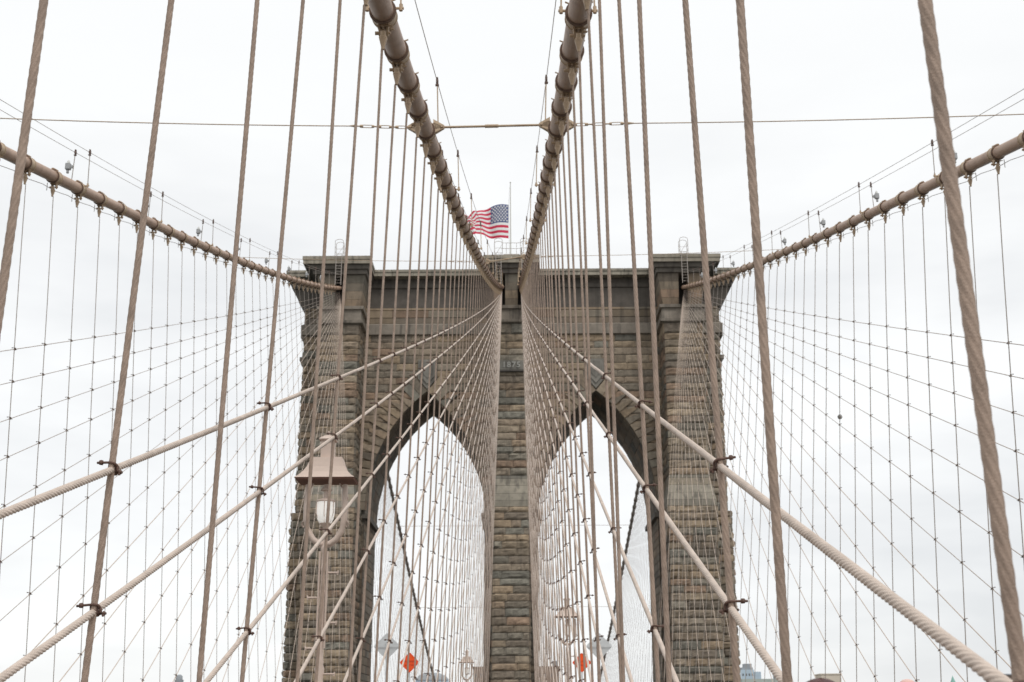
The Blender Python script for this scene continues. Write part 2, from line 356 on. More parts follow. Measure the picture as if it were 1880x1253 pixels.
# ---- hand ropes on posts over the cables, little lanterns on the outer ones
def post(s, outer, Y, side, label, group):
    c = cable(Y, s, outer); h = 1.50; x = c.x+side*0.30; b = Vector((x, Y, c.z+.12)); t = Vector((x-side*.04, Y, c.z+h))
    root = thing('rope_post', label, 'post', b, group)
    m = MB(); m.tube([b, t], 0.016, 6); m.build('rod', M_CABLE_RIM if not outer else M_NET, root, b)
    m = MB(); m.tube([(c.x+side*.17, Y, c.z+.12), (x+side*.05, Y, c.z+.12)], 0.026, 8); m.tube([(x, Y, c.z+.07), (x, Y, c.z+.2)], 0.034, 8); m.build('foot_bracket', M_CABLE_RIM, root, b)
    m = MB(); m.box(t.x-.03, t.x+.03, Y-.045, Y+.045, t.z-.13, t.z-.02); m.box(t.x-.045, t.x+.045, Y-.03, Y+.03, t.z-.20, t.z-.16); m.box(t.x-.022, t.x+.022, Y-.04, Y+.04, t.z-.0, t.z+.03); m.build('rope_clip', M_CLAMP, root, b)
    return root
for s in (-1, 1):
    for outer in (0, 1):
        ids = [Ym(m) for m in range(-2, 33, 4)] if outer else [Yn(n) for n in range(4, 48, 4)]
        for side in (-1, 1):
            sd_ = 'outer' if side == s else 'inner'
            name = ('%s outer' % SD[s]) if outer else ('%s inner' % SD[s])
            for j, Y in enumerate(ids):
                if outer and j == 0: continue
                vis = j+1 if not outer else j
                post(s, outer, Y, side, '%s upright rod from the camera, %s side of the %s cable' % (ordn(vis), sd_ if outer else ('right' if side > 0 else 'left'), name), 'posts carrying the hand ropes')
                if outer and side == s:
                    c = cable(Y, s, 1); px = c.x+side*.30; z = c.z+.86; cx_ = px+side*.17
                    lt = thing('cable_lantern', 'small grey box lantern with clear cap, %s from the edge along the %s outer cable' % (ordn(j), SD[s]), 'lantern', (cx_, Y, z), 'lanterns on the outer cables')
                    m = MB(); m.box(cx_-.085, cx_+.085, Y-.08, Y+.08, z-.10, z+.12); m.box(min(px, cx_), max(px, cx_), Y-.03, Y+.03, z-.05, z+.05); m.tube([(cx_, Y, z-.13), (cx_, Y, z-.24)], .05, 8); m.build('housing', M_GREY, lt, (cx_, Y, z))
                    m = MB(); m.lathe([(.0, .27), (.03, .25), (.055, .19), (.06, .12)], (cx_, Y, z), 10); m.build('glass_cap', M_GLOBE, lt, (cx_, Y, z))
            pts = []; Y = (24 if outer else -1)
            while Y < D-2: c = cable(Y, s, outer); pts.append((c.x+side*.26, Y, c.z+1.42)); Y += 1.7
            m = MB(); m.tube(pts, 0.0095, 5, cap=False)
            tag(m.build('hand_rope', M_NET, None, pts[0]), 'thin hand rope above the %s side of the %s main cable' % (sd_ if outer else ('right' if side > 0 else 'left'), name), 'hand rope', 'hand ropes above the main cables')
# conduit under the outer cables
for s in (-1, 1):
    m = MB(); pts = []; Y = 24
    while Y < D-6: c = cable(Y, s, 1); pts.append((c.x+s*.05, Y, c.z-.40-.06*abs(sin((Y-Y1)/S*pi)))); Y += S/2
    m.tube(pts, .011, 5, cap=False); i = 0
    for p in pts[::2]: m.tube([(p[0], p[1]+.4, p[2]-.06), (p[0], p[1]+.4, p[2]+.22)], .012, 4)
    tag(m.build('conduit', M_NET, None, pts[0]), 'thin conduit with clips slung below the %s outer main cable' % SD[s], 'conduit')

# ---- cross ties between the cables
def cross_tie(n, rank, zoff):
    Y = Yn(n); A = cable(Y, -1, 0); B = cable(Y, 1, 0); AO = cable(Y, -1, 1); BO = cable(Y, 1, 1)
    A.z += zoff; B.z += zoff; o = (A+B)/2
    root = thing('cross_tie', 'horizontal tie with rod and turnbuckle joining the cables %s the flag' % rank, 'cross tie', o, 'cross ties between the main cables')
    m = MB(); a = A+Vector((.42, -.02, 0)); b = B-Vector((.42, .02, 0)); m.tube([a, b], .030, 10); m.build('tie_rod', M_CABLE_RIM, root, o)
    m = MB(); c = (a+b)/2; d = (b-a).normalized(); m.tube([c-d*.17, c+d*.17], .047, 8); m.build('turnbuckle', M_CABLE_RIM, root, o)
    for K, sg in ((A, -1), (B, 1)):
        m = MB()
        for dr in (-1, 1):
            for dz in (-.045, .045):
                q = [(K.x+dr*.18, Y-.09, K.z-.15+dz), (K.x+dr*.18, Y+.07, K.z-.15+dz), (K.x+dr*.18, Y+.07, K.z+.15+dz), (K.x+dr*.18, Y-.09, K.z+.15+dz), (K.x+dr*.46, Y-.04, K.z-.02+dz*.4), (K.x+dr*.46, Y+.02, K.z-.02+dz*.4), (K.x+dr*.46, Y+.02, K.z+.03+dz*.4), (K.x+dr*.46, Y-.04, K.z+.03+dz*.4)]
                m.add(q, [(0, 1, 2, 3), (7, 6, 5, 4), (0, 4, 5, 1), (1, 5, 6, 2), (2, 6, 7, 3), (3, 7, 4, 0)])
            m.tube([(K.x+dr*.40, Y-.1, K.z), (K.x+dr*.40, Y+.08, K.z)], .035, 8)
        m.build('cable_bracket', M_CABLE_RIM, root, o)
    for K, O, sg in ((A, AO, -1), (B, BO, 1)):
        s0 = K+Vector((sg*.44, -.02, 0)); e_ = Vector((O.x-sg*.2, Y, O.z-(.36 if sg < 0 else .52)*(n == 12)+zoff*.3)); d = (e_-s0).normalized(); m = MB()
        def P(t, dz=0, dy=0): return s0+d*t+Vector((0, dy, dz))
        x = 0.0
        for Lk in (.34, .34, .36):
            m.tube([P(x), P(x+.06)], .035, 6)
            for dz in (-.035, .035): m.tube([P(x+.04, dz), P(x+Lk-.04, dz)], .011, 5)
            m.tube([P(x+Lk-.08), P(x+Lk)], .038, 6); m.tube([P(x+Lk), P(x+Lk+.12)], .018, 6); x += Lk+.10
        m.tube([P(x), P(x+.16)], [.04, .016], 8)
        m.build('link_chain', M_CABLE_RIM, root, o)
        m = MB(); k = 16; Lt = (e_-s0).length; m.tube([s0.lerp(e_, x/Lt+(1-x/Lt)*i/k)+Vector((0, 0, -.25*4*(i/k)*(1-i/k)*.25)) for i in range(k+1)], .013, 6)
        m.build('side_wire', M_CABLE_RIM, root, o)
cross_tie(12, 'high above', 0.12); cross_tie(28, 'just below', 0.22)


# ------------------------------------------------------------------ the stone tower
WY = 120.4; WB = WY+10; AC = 8.4; AHW = 5.8; ASP = 19.8; AR = 15.0
def tilt(p): return (p[0]-.0062*(44.2-p[2]), p[1], p[2])
PAL = [(.33, .265, .20), (.30, .262, .215), (.28, .272, .24), (.37, .30, .22), (.265, .245, .21), (.235, .242, .222), (.39, .325, .245), (.33, .245, .185), (.31, .285, .245), (.23, .205, .175), (.35, .305, .245), (.325, .275, .22), (.31, .265, .205)]
def stone_col(b=1.0):
    c = random.choice(PAL); k = b*random.uniform(.70, 1.16); g = .15*(c[0]+c[1]+c[2])/3; return ((c[0]*.85+g)*k*.92, (c[1]*.85+g)*k*.835, (c[2]*.85+g)*k*.735)
def block(mb, o, u, v, nrm, w, h, rough, base=0.06, col=None, edge=0.0, cell=0.28, flat=False):
    # quarry faced block: grid on the face o+u*a+v*b, pushed out along nrm
    u, v, nrm = Vector(u), Vector(v), Vector(nrm); nu = max(2, int(w/cell)+1); nv = max(3, int(h/0.18)+1) if not flat else 2
    if flat: nu = 2
    j = 0.010; jz = .034; vs = []; sd = random.uniform(0, 100); amp = rough*random.uniform(.55, 1.25); belly = random.uniform(-.25, .35)
    for b in range(nv+1):
        for a in range(nu+1):
            fa, fb = a/nu, b/nv; P = o+u*(j+(w-2*j)*fa)+v*(jz+(h-2*jz)*fb)
            edge_ = (a in (0, nu)) or (b in (0, nv))
            n_ = noise.noise(Vector((P.x*1.5+sd, P.y*1.5, P.z*1.6)))+.4*noise.noise(Vector((P.x*4.2, P.y*4.2+sd, P.z*3.5)))
            if flat: dsp = base
            else: dsp = (base*.8+(amp*.25 if b == nv else 0)) if edge_ else base+amp*(.42+.85*n_+belly*(fb-.4))
            if edge_ and not flat: dsp += amp*.18*n_
            vs.append(P+nrm*max(dsp, .005))
    fs = []
    for b in range(nv):
        for a in range(nu): q = b*(nu+1)+a; fs.append((q, q+1, q+nu+2, q+nu+1))
    # sides of the block back to the wall
    ring = [(a, 0) for a in range(nu+1)]+[(nu, b) for b in range(1, nv+1)]+[(a, nv) for a in range(nu-1, -1, -1)]+[(0, b) for b in range(nv-1, 0, -1)]
    idx = [b*(nu+1)+a for a, b in ring]; k0 = len(vs)
    for (a, b), i in zip(ring, idx): vs.append(o+u*(j+(w-2*j)*a/nu)+v*(jz+(h-2*jz)*b/nv))
    for i in range(len(idx)): i2 = (i+1) % len(idx); fs.append((idx[i2], idx[i], k0+i, k0+i2))
    mb.add(vs, fs, col or stone_col())
def courses(z0, z1, h=0.74, jit=.12):
    z = [z0]
    while z[-1] < z1-h*.6: z.append(min(z1, z[-1]+h*random.uniform(1-jit, 1+jit)))
    z[-1] = z1; return z
def facewall(mb, o, u, wdt, zs, nrm, rough, bw=(1.0, 2.0), flip=False, b=1.0, fn=None, flat=False, base=.06, shade=1.0):
    o = Vector(o); u = Vector(u)
    for i, (a, c) in enumerate(zip(zs, zs[1:])):
        x = 0.0; first = random.uniform(.45, 1.0); segs = []
        while x < wdt-1e-3:
            w = random.uniform(*bw)*(first if x == 0 else 1)
            if wdt-x-w < .45: w = wdt-x
            segs.append((x, w)); x += w
        cc = stone_col(b*shade)
        for x, w in segs:
            if fn:
                r = fn(x, x+w, a, c)
                if not r: continue
                xs, xe = r
                if xe-xs < .12: continue
            else: xs, xe = x, x+w
            col = cc if random.random() < .6 else stone_col(b*shade)
            block(mb, o+u*xs+Vector((0, 0, a)), u, (0, 0, 1), nrm, xe-xs, c-a, rough, base=base, col=col, flat=flat)
tower = thing('stone_tower', 'grey brown stone bridge tower with two pointed arches and three capped piers', 'tower', (0, D+8, -45))
TO = (0, D+8, -45)
ZB = -45.0
core = MB()                     # mortar core everything is laid on
core.box(-20.9, -14.25, WY+.4, WB-.4, ZB, ASP-.3); core.box(14.25, 20.9, WY+.4, WB-.4, ZB, ASP-.3)
core.box(-2.6, 2.6, WY+.4, WB-.4, ZB, ASP-.3)
core.build('pier_core', M_MORTAR, tower, TO, tilt)
# body above the springing with two vaults
def arch_x(z): return sqrt(max(AR*AR-(z-ASP)**2, 0))-(AR-AHW)
def arch_pts(c, n=14):
    apex = ASP+sqrt(AR*AR-(AR-AHW)**2); L_ = []
    for i in range(n+1):
        t = math.asin(min(1, (apex-ASP)/AR))*i/n; L_.append((-(AR*cos(t)-(AR-AHW)), ASP+AR*sin(t)))
    pts = [(c+x, z) for x, z in L_]+[(c-x, z) for x, z in reversed(L_[:-1])]; return pts, apex
core2 = MB(); vault = MB(); ZT = 38.0
for c in (-AC, AC):
    pts, apex = arch_pts(c)
    for y, fl in ((WY, 0), (WB, 1)):
        vs = []; fs = []
        for x, z in pts: vs += [(x, y, z), (x, y, ZT)]
        for i in range(len(pts)-1): f = (2*i, 2*i+2, 2*i+3, 2*i+1); fs.append(f if not fl else f[::-1])
        core2.add(vs, fs)
    ny = 12; vs = []
    for x, z in pts:
        for k in range(ny+1): vs.append((x, WY-.02+(WB-WY+.04)*k/ny, z))
    fs = []
    for i in range(len(pts)-1):
        for k in range(ny): q = i*(ny+1)+k; fs.append((q, q+1, q+ny+2, q+ny+1))
    vault.add(vs, fs, None, False)
for x0, x1 in ((-20.9, -AC-AHW), (-AC+AHW, AC-AHW), (AC+AHW, 20.9)):
    core2.box(x0, x1, WY, WB, ASP-.3, ZT)
random.seed(21)
for c in (-AC, AC):
    vst = MB()
    pts, apex = arch_pts(c)
    for i in range(len(pts)-1):
        (xa, za), (xb, zb_) = pts[i], pts[i+1]; nx_ = Vector((zb_-za, 0, -(xb-xa))).normalized(); y = WY+.0; first = True
        while y < WB:
            w = min(random.uniform(1.1, 2.3)*(random.uniform(.4, 1) if first else 1), WB-y); first = False
            if WB-y-w < .5: w = WB-y
            q = [Vector((xa, y+.015, za)).lerp(Vector((xb, y+.015, zb_)), .02), Vector((xb, y+.015, zb_)).lerp(Vector((xa, y+.015, za)), .02), Vector((xb, y+w-.015, zb_)).lerp(Vector((xa, y+w-.015, za)), .02), Vector((xa, y+w-.015, za)).lerp(Vector((xb, y+w-.015, zb_)), .02)]
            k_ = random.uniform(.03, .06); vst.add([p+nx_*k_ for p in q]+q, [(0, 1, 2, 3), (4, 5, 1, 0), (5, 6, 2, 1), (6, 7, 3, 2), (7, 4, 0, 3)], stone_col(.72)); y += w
    vst.build('vault_masonry', M_STONE, tower, TO, tilt)
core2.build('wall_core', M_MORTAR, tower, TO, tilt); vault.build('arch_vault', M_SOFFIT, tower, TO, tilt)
# impost blocks on the jambs
m = MB()
for c in (-AC, AC):
    for sg in (-1, 1):
        xj = c+sg*AHW; x0, x1 = sorted((xj+sg*.3, xj-sg*.32)); m.box(x0, x1, WY+.05, WB-.05, ASP-.75, ASP-.30, (.14, .125, .105)); x0, x1 = sorted((xj+sg*.3, xj-sg*.12)); m.box(x0, x1, WY+.08, WB-.08, ASP-.30, ASP+.05, (.17, .15, .125))
m.build('impost_course', M_DRESS, tower, TO, tilt)
# jamb faces (dark, looking into the openings)
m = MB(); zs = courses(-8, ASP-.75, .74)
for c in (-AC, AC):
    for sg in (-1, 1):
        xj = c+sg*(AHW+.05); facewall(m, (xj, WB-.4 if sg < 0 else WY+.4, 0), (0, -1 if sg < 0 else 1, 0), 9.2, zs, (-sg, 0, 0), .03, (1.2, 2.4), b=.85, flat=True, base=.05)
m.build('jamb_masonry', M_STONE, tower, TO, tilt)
# spandrel wall courses
m = MB(); OUT = 0.35
zs = courses(ASP, 37.5, .76)
def clipfn(x0, x1, a, c):
    X0, X1 = x0-15.0, x1-15.0; z = .5*(a+c)
    for ctr in (-AC, AC):
        rr = AR+OUT; h = rr*rr-(c-ASP)**2
        half = sqrt(h)-(AR-AHW) if h > 0 else -1
        if half <= 0: continue
        l, r = ctr-half, ctr+half
        if X0 >= l and X1 <= r: return None
        if X0 < l < X1: X1 = l
        if X0 < r < X1: X0 = r
    return (X0+15.0, X1+15.0)
facewall(m, (-15.0, WY, 0), (1, 0, 0), 30.0, zs, (0, -1, 0), .10, (1.3, 3.0), fn=clipfn, base=.07)
m.build('spandrel_masonry', M_STONE, tower, TO, tilt)
# voussoir rings with a stepped back
m = MB()
for c in (-AC, AC):
    pts, apex = arch_pts(c); tm = math.asin((apex-ASP)/AR); n = 17
    for sg in (-1, 1):
        for i in range(n):
            t0, t1 = tm*i/n, tm*(i+1)/n; ln = 1.75 if i % 2 else 2.25
            cxx = c-sg*(AR-AHW)
            def P(t, r): return Vector((cxx+sg*r*cos(t), WY-.02, ASP+r*sin(t)))
            gap = .0014
            A_, B_, C_, D_ = P(t0+gap, AR+.01), P(t1-gap, AR+.01), P(t1-gap, AR+ln), P(t0+gap, AR+ln)
            # clip at the crown plane
            for q in (A_, B_, C_, D_):
                if (q.x-c)*sg < .02: q.x = c+sg*.02
            # square the outer end to steps
            if i < n-2: C_.z = min(C_.z, B_.z+(C_.z-B_.z)*.55); C_.x = D_.x
            y = Vector((0, -.17-random.uniform(0, .04), 0)); col = stone_col(1.02)
            vs = [A_+y, B_+y, C_+y, D_+y, A_, B_, C_, D_]
            f = [(0, 1, 2, 3), (0, 4, 5, 1), (1, 5, 6, 2), (2, 6, 7, 3), (3, 7, 4, 0)]
            m.add(vs, f if sg < 0 else [q[::-1] for q in f], col)
m.build('arch_voussoirs', M_STONE, tower, TO, tilt)
# keystones
for c in (-AC, AC):
    m = MB()
    for k, (w_, z0, pr, cc) in enumerate(((.95, 31.85, .30, .17), (.72, 32.35, .40, .20), (.45, 32.9, .46, .17))):
        zt_ = 34.9-.12*k
        vs = [(c, WY-pr, z0), (c+w_, WY-pr, z0+w_*1.15), (c+w_, WY-pr, zt_), (c-w_, WY-pr, zt_), (c-w_, WY-pr, z0+w_*1.15)]
        vs += [(x, WY, z) for x, y, z in vs]
        m.add(vs, [(0, 1, 2, 3, 4), (0, 5, 6, 1), (1, 6, 7, 2), (2, 7, 8, 3), (3, 8, 9, 4), (4, 9, 5, 0)], (cc*1.25, cc*1.17, cc*1.02))
    m.build('keystone', M_DRESS, tower, TO, tilt)
# frieze and cornice of the wall between the piers, running round the ends
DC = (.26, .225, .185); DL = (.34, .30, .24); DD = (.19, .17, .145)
def band(rects, name, col=DC):
    m = MB(); m.loft(rects, col); return m.build(name, M_DRESS, tower, TO, tilt)
def rr(z, o, e=None): e = o if e is None else e; return (z, -20.9-e, 20.9+e, WY-o, WB+o)
band([rr(37.45, .05), rr(37.55, .36), rr(38.55, .40), rr(38.72, .16)], 'string_course', DC)
m = MB()
zf = [38.72, 39.35, 40.15, 40.95, 41.75, 42.45]
facewall(m, (-20.9, WY, 0), (1, 0, 0), 41.8, zf, (0, -1, 0), 0, (2.2, 5.2), flat=True, base=.14, shade=.88)
for sx in (-1, 1):
    facewall(m, (sx*20.9, WY if sx > 0 else WB, 0), (0, sx, 0), 10, zf[:3], (sx, 0, 0), 0, (2.0, 3.0), flat=True, base=.14, shade=.88)
m.build('frieze_masonry', M_DRESS, tower, TO, tilt)
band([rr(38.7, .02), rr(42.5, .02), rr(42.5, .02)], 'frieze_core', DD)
band([rr(40.4, .15, .2), rr(40.9, .18, .7), rr(42.42, .2, 1.3), rr(42.5, .36, 1.5), rr(42.9, .40, 1.6), rr(42.95, .24, 1.7), rr(43.46, .30, 1.9)], 'bed_moulding', (.115, .10, .085))  # darker tone paints in the shade under the cornice slab
m = MB(); random.seed(11)
x = -22.9
while x < 22.9:
    w = min(random.uniform(1.5, 2.4), 22.9-x)
    if 22.9-x-w < .6: w = 22.9-x
    for z0, z1, oo in ((43.46, 43.86, 1.30), (43.86, 44.12, 1.38)):
        k = random.uniform(.8, 1.15); m.box(x+.012, x+w-.012, WY-oo, WB+oo, z0+.006, z1, (.31*k, .28*k, .225*k))
    x += w
m.build('cornice_slab', M_DRESS, tower, TO, tilt)
# the three piers
def pier(cx, hl, hu, ht, capl, capr, slots, name):
    # lower shaft, set off, upper shaft, mouldings, flared head, cap
    root = tower
    core = MB(); yl = D+.35; yu = D+1.35
    core.box(cx-hl, cx+hl, yl, WY+.5, ZB, 19.3); core.box(cx-hu, cx+hu, yu, WY+.3, 19.3, 39.2)
    core.build('buttress_core', M_MORTAR, tower, TO, tilt)
    m = MB(); zs = courses(-8.0, 19.3, .69)
    facewall(m, (cx-hl, yl, 0), (1, 0, 0), 2*hl, zs, (0, -1, 0), .17, (1.1, 3.2) if hl > 2 else (.9, 3.3), base=.10)
    for sg in (-1, 1): facewall(m, (cx+sg*hl, yl if sg > 0 else WY+.4, 0), (0, sg, 0), WY+.4-yl, zs, (sg, 0, 0), .15, (1.1, 2.0), base=.08, shade=.72 if sg*cx < 0 or cx == 0 else 1)  # inward side faces coloured darker, as painted shade
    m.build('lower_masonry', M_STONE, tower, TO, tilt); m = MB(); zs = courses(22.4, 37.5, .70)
    facewall(m, (cx-hu, yu, 0), (1, 0, 0), 2*hu, zs, (0, -1, 0), .17, (1.2, 3.0) if hl > 2 else (1.3, 3.2), base=.10)
    for sg in (-1, 1): facewall(m, (cx+sg*hu, yu if sg > 0 else WY, 0), (0, sg, 0), WY-yu, zs, (sg, 0, 0), .15, (1.1, 1.8), base=.08, shade=.72 if sg*cx < 0 or cx == 0 else 1)  # same painted shade on the inward faces of the upper shaft
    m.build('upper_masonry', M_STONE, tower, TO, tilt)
    m = MB(); random.seed(int(cx*10)+5)
    R = [(19.3, hl+.06, yl-.07), (19.9, hl+.05, yl-.04), (20.6, (hl*.6+hu*.4)+.05, yl+.25), (21.4, (hl*.3+hu*.7)+.05, yl+.62), (22.1, hu+.07, yu-.1), (22.4, hu+.05, yu-.08)]
    for (za, ha, ya), (zb_, hb, yb) in zip(R, R[1:]):
        k = random.uniform(.92, 1.12); c_ = random.choice(((.26, .22, .165), (.24, .222, .185), (.25, .225, .18)))
        m.loft([(za+.01, cx-ha, cx+ha, ya, WY+.2), (zb_-.01, cx-hb, cx+hb, yb, WY+.2)], tuple(q*k for q in c_))
    m.build('set_off', M_DRESS, tower, TO, tilt)
    # mouldings round the pier
    def prof(name, L_, col):
        m = MB(); m.loft([(z, cx-hu-o, cx+hu+o, yu-o, WY-.02) for z, o in L_], col); m.build(name, M_DRESS, tower, TO, tilt)
    prof('pier_string', [(37.5, .06), (37.6, .38), (37.85, .42), (37.9, .22), (38.5, .20), (38.95, .18), (39.0, .40), (39.3, .44), (39.35, .12)], DC)
    # flared head in stones, with slots where the cables enter
    xs = [(cx-hu, cx+hu)]
    for a, b in slots:
        nx = []
        for p, q in xs:
            if p < a and b < q: nx += [(p, a), (b, q)]
            else: nx.append((p, q))
        xs = nx
    m = MB(); zz = [39.35, 40.1, 40.9, 41.7, 42.5]
    for za, zb_ in zip(zz, zz[1:]):
        for (p, q) in xs:
            fa = (za-39.35)/3.15*.5; fb = (zb_-39.35)/3.15*.5
            pa = p-(fa if p == cx-hu else 0); pb = p-(fb if p == cx-hu else 0); qa = q+(fa if q == cx+hu else 0); qb = q+(fb if q == cx+hu else 0)
            m.loft([(za+.01, pa, qa, yu-fa, WY), (zb_-.01, pb, qb, yu-fb, WY)], stone_col(.95 if zb_ < 42 else .7))
    for a, b in slots: m.box(a-.01, b+.01, yu+1.3, WY, 39.35, 42.5, (.06, .052, .045))  # slot backs coloured near black to paint in the recess shade
    m.build('pier_head', M_DRESS, tower, TO, tilt)
    # cap
    def crect(z, f):
        return (z, (cx-hu-.5)*(1-f)+capl*f, (cx+hu+.5)*(1-f)+capr*f, (yu-.5)*(1-f)+(D+.02)*f, WY-.04)
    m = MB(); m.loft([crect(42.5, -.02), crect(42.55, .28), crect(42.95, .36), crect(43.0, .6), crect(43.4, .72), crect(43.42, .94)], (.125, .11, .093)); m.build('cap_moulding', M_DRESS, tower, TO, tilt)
    m = MB()
    for z0, z1, e_ in ((43.43, 43.84, 0), (43.85, 44.20, .07)):
        x = capl-e_; X1 = capr+e_
        while x < X1-1e-3:
            w = random.uniform(1.1, 1.9)
            if X1-x-w < .6: w = X1-x
            k = random.uniform(.85, 1.12); m.box(x+.008, x+w-.008, D-e_, WY+9, z0, z1, (.30*k, .265*k, .21*k)); x += w
    m.build('cap_slab', M_DRESS, tower, TO, tilt)
pier(-16.85, 2.25, 1.88, 0, -20.55, -13.95, [(-17.45, -16.5)], 'l')
pier(16.85, 2.25, 1.88, 0, 13.95, 20.55, [(16.5, 17.45)], 'r')
pier(0.0, 1.68, 1.52, 0, -2.72, 2.72, [(-1.28, -.62), (.62, 1.28)], 'c')
# rough body strips outside the outer piers, with a ragged edge
m = MB()
for sx in (-1, 1):
    for za, zb_, ex in ((-8.0, 19.6, .35), (19.6, 37.45, 0.0)):
        zs = courses(za, zb_, .735); x0 = 18.9 if za < 0 else 18.5; wd = 20.9+ex-x0
        ox = x0 if sx > 0 else -(20.9+ex)
        facewall(m, (ox, WY, 0), (1, 0, 0), wd, zs, (0, -1, 0), .24, (1.0, 1.8), base=.10)
        facewall(m, (sx*(20.9+ex), WY if sx > 0 else WB, 0), (0, sx, 0), 10, zs, (sx, 0, 0), .22, (1.4, 2.6), base=.08)
    for sg, za, zb_ in ((1, -8.0, 19.3),):
        zs = courses(za, zb_, .735); x0 = 14.4
        ox = 14.3 if sx > 0 else -14.9; facewall(m, (ox, WY+.4, 0), (1, 0, 0), .6, zs, (0, -1, 0), .05, (.7, .9), base=.05, shade=.5)  # jamb strips darkened, recess shade put into the stone colour
for sx in (-1, 1):
    zs = courses(-8.0, 19.3, .735); ox = 1.7 if sx > 0 else -2.55; facewall(m, (ox, WY+.4, 0), (1, 0, 0), .85, zs, (0, -1, 0), .05, (.8, 1.0), base=.05, shade=.42)  # strips beside the central pier, recess shade painted into the stone
m.build('end_masonry', M_STONE, tower, TO, tilt)
# small ledges on the outer silhouette
for sx in (-1, 1):
    for z in (37.3, 34.9):
        m = MB(); x0, x1 = sorted((sx*20.9, sx*21.3)); m.box(x0, x1, WY-.15, WB+.1, z, z+.38, (.2, .17, .14)); m.build('end_ledge', M_DRESS, tower, TO, tilt)
# date numerals
tx = bpy.data.curves.new('numerals', 'FONT'); tx.body = '1875'; tx.size = .78; tx.extrude = .05; tx.align_x = 'CENTER'; tx.space_character = 1.18; tx.offset = .012
to = bpy.data.objects.new('tmp', tx); C.objects.link(to); bpy.context.view_layer.update()
me = bpy.data.meshes.new_from_object(to.evaluated_get(bpy.context.evaluated_depsgraph_get())); bpy.data.objects.remove(to)
for v_ in me.vertices: x, y, z = v_.co; v_.co = Vector(tilt((x, D+.93-z, 32.95+y)))-Vector(TO)
me.materials.clear(); me.materials.append(M_LETTER); nm = bpy.data.objects.new('date_numerals', me); C.objects.link(nm); nm.parent = tower
m = MB(); m.box(-1.45, 1.45, D+.98, D+1.5, 32.72, 33.66, (.20, .19, .165)); m.box(-1.5, 1.5, D+.9, D+1.5, 32.55, 32.72, (.10, .09, .08)); m.build('date_stone', M_DRESS, tower, TO, tilt)  # lower dark strip paints the shadow under the date stone

# ladders, cages and rails on the tower tops
def ladder(x0, x1, y, z0, z1, label):
    root = thing('access_ladder', label, 'ladder', ((x0+x1)/2, y, z0), 'ladders up the tower caps')
    o = root.location
    for x in (x0, x1): m = MB(); m.tube([(x, y, z0), (x, y, z1)], .035, 6); m.build('stile', M_GALV, root, o)
    m = MB(); z = z0+.2
    while z < z1: m.tube([(x0, y, z), (x1, y, z)], .018, 5); z += .3
    m.build('rungs', M_GALV, root, o)
    m = MB(); w = (x1-x0)/2+.12; xc = (x0+x1)/2; zt_ = z1+1.55
    for y_ in (y-.05, y+.75):
        A = [(xc-w, y_, z1-.3), (xc-w, y_, zt_-.2)]+[(xc-w*cos(a), y_, zt_-.2+.22*sin(a)) for a in [pi*i/8 for i in range(1, 8)]]+[(xc+w, y_, zt_-.2), (xc+w, y_, z1-.3)]
        m.tube(A, .026, 5, cap=False)
    for z in (z1+.35, z1+.85):
        m.tube([(xc-w, y-.05, z), (xc-w, y+.75, z), (xc+w, y+.75, z), (xc+w, y-.05, z)], .018, 5)
    m.tube([(xc-w, y+.75, z1), (xc+w, y+.75, zt_-.3)], .018, 5)
    m.build('hoop_cage', M_GALV, root, o)
ladder(-17.28, -16.72, D-.22, 41.1, 44.3, 'ladder with hoop cage climbing from the left outer cable to the tower cap')
ladder(16.72, 17.28, D-.22, 41.1, 44.3, 'ladder with hoop cage climbing from the right outer cable to the tower cap')
ladder(-1.55, -1.02, D-.22, 41.0, 44.3, 'caged ladder beside the left inner cable at the tower centre')
ladder(1.02, 1.55, D-.22, 41.0, 44.3, 'caged ladder beside the right inner cable at the tower centre')
m = MB()
for z in (44.95, 45.55): m.tube([(-1.0, D+.2, z), (1.0, D+.2, z)], .024, 5)
for x in (-.5, .5): m.tube([(x, D+.2, 44.2), (x, D+.2, 45.55)], .022, 5)
m.box(-.78, .78, D+.0, D+.4, 44.205, 44.3)
tag(m.build('guard_rail', M_GALV, None, (0, D+.2, 44.2)), 'low guard rail between the two central ladder cages', 'railing')
# flag and pole
fp = thing('flagpole', 'slim white flagpole standing on the middle of the tower', 'flagpole', (-.12, 123, 44.2))
m = MB(); m.tube([(-.12, 123, 44.2), (-.12, 123, 55.4)], [.085, .045], 8); m.build('pole', M_POLE, fp, (-.12, 123, 44.2))
m = MB(); m.lathe([(0, .1), (.08, .04), (.09, -.02), (0, -.1)], (-.12, 123, 55.45), 10); m.build('finial', M_POLE, fp, (-.12, 123, 44.2))
m = MB(); m.tube([(-.22, 122.97, 54.9), (-.30, 122.95, 52.9), (-.28, 122.95, 49.1), (-.2, 122.97, 45.2)], .012, 4); m.build('halyard', M_GALV, fp, (-.12, 123, 44.2))
def flag_pt(u, v):   # u 0 hoist..1 fly, v 0 top..1 bottom
    Lf, H = 5.3, 3.85
    wv = .42*sin(u*9.5+v*1.2)*min(1, u*2.2)+.16*sin(u*21+v*3)*u
    sag = -.55*u+.16*sin(u*5.0)*(1-v)*.9 - (.25*u*u)*(1-v) + .30*u*u*v
    top = .20*u*sin(u*14)*.4
    shrink = 1-.10*u-.12*u*u
    x = -.34-Lf*u*.90+.18*sin(v*7)*u*u-.03*(1-v)*0
    z = 52.86-H*v*shrink+sag*(1-v*.75)+top-.28*u*u*(1-v)*1.6
    if u > .72: z += .22*sin((u-.72)*26+v*9)*(1-.4*v)
    return Vector((x, 122.95-wv, z))
fl = thing('flag', 'stars and stripes flag blowing left at half staff above the tower', 'flag', (-.34, 122.95, 49))
NU = 60
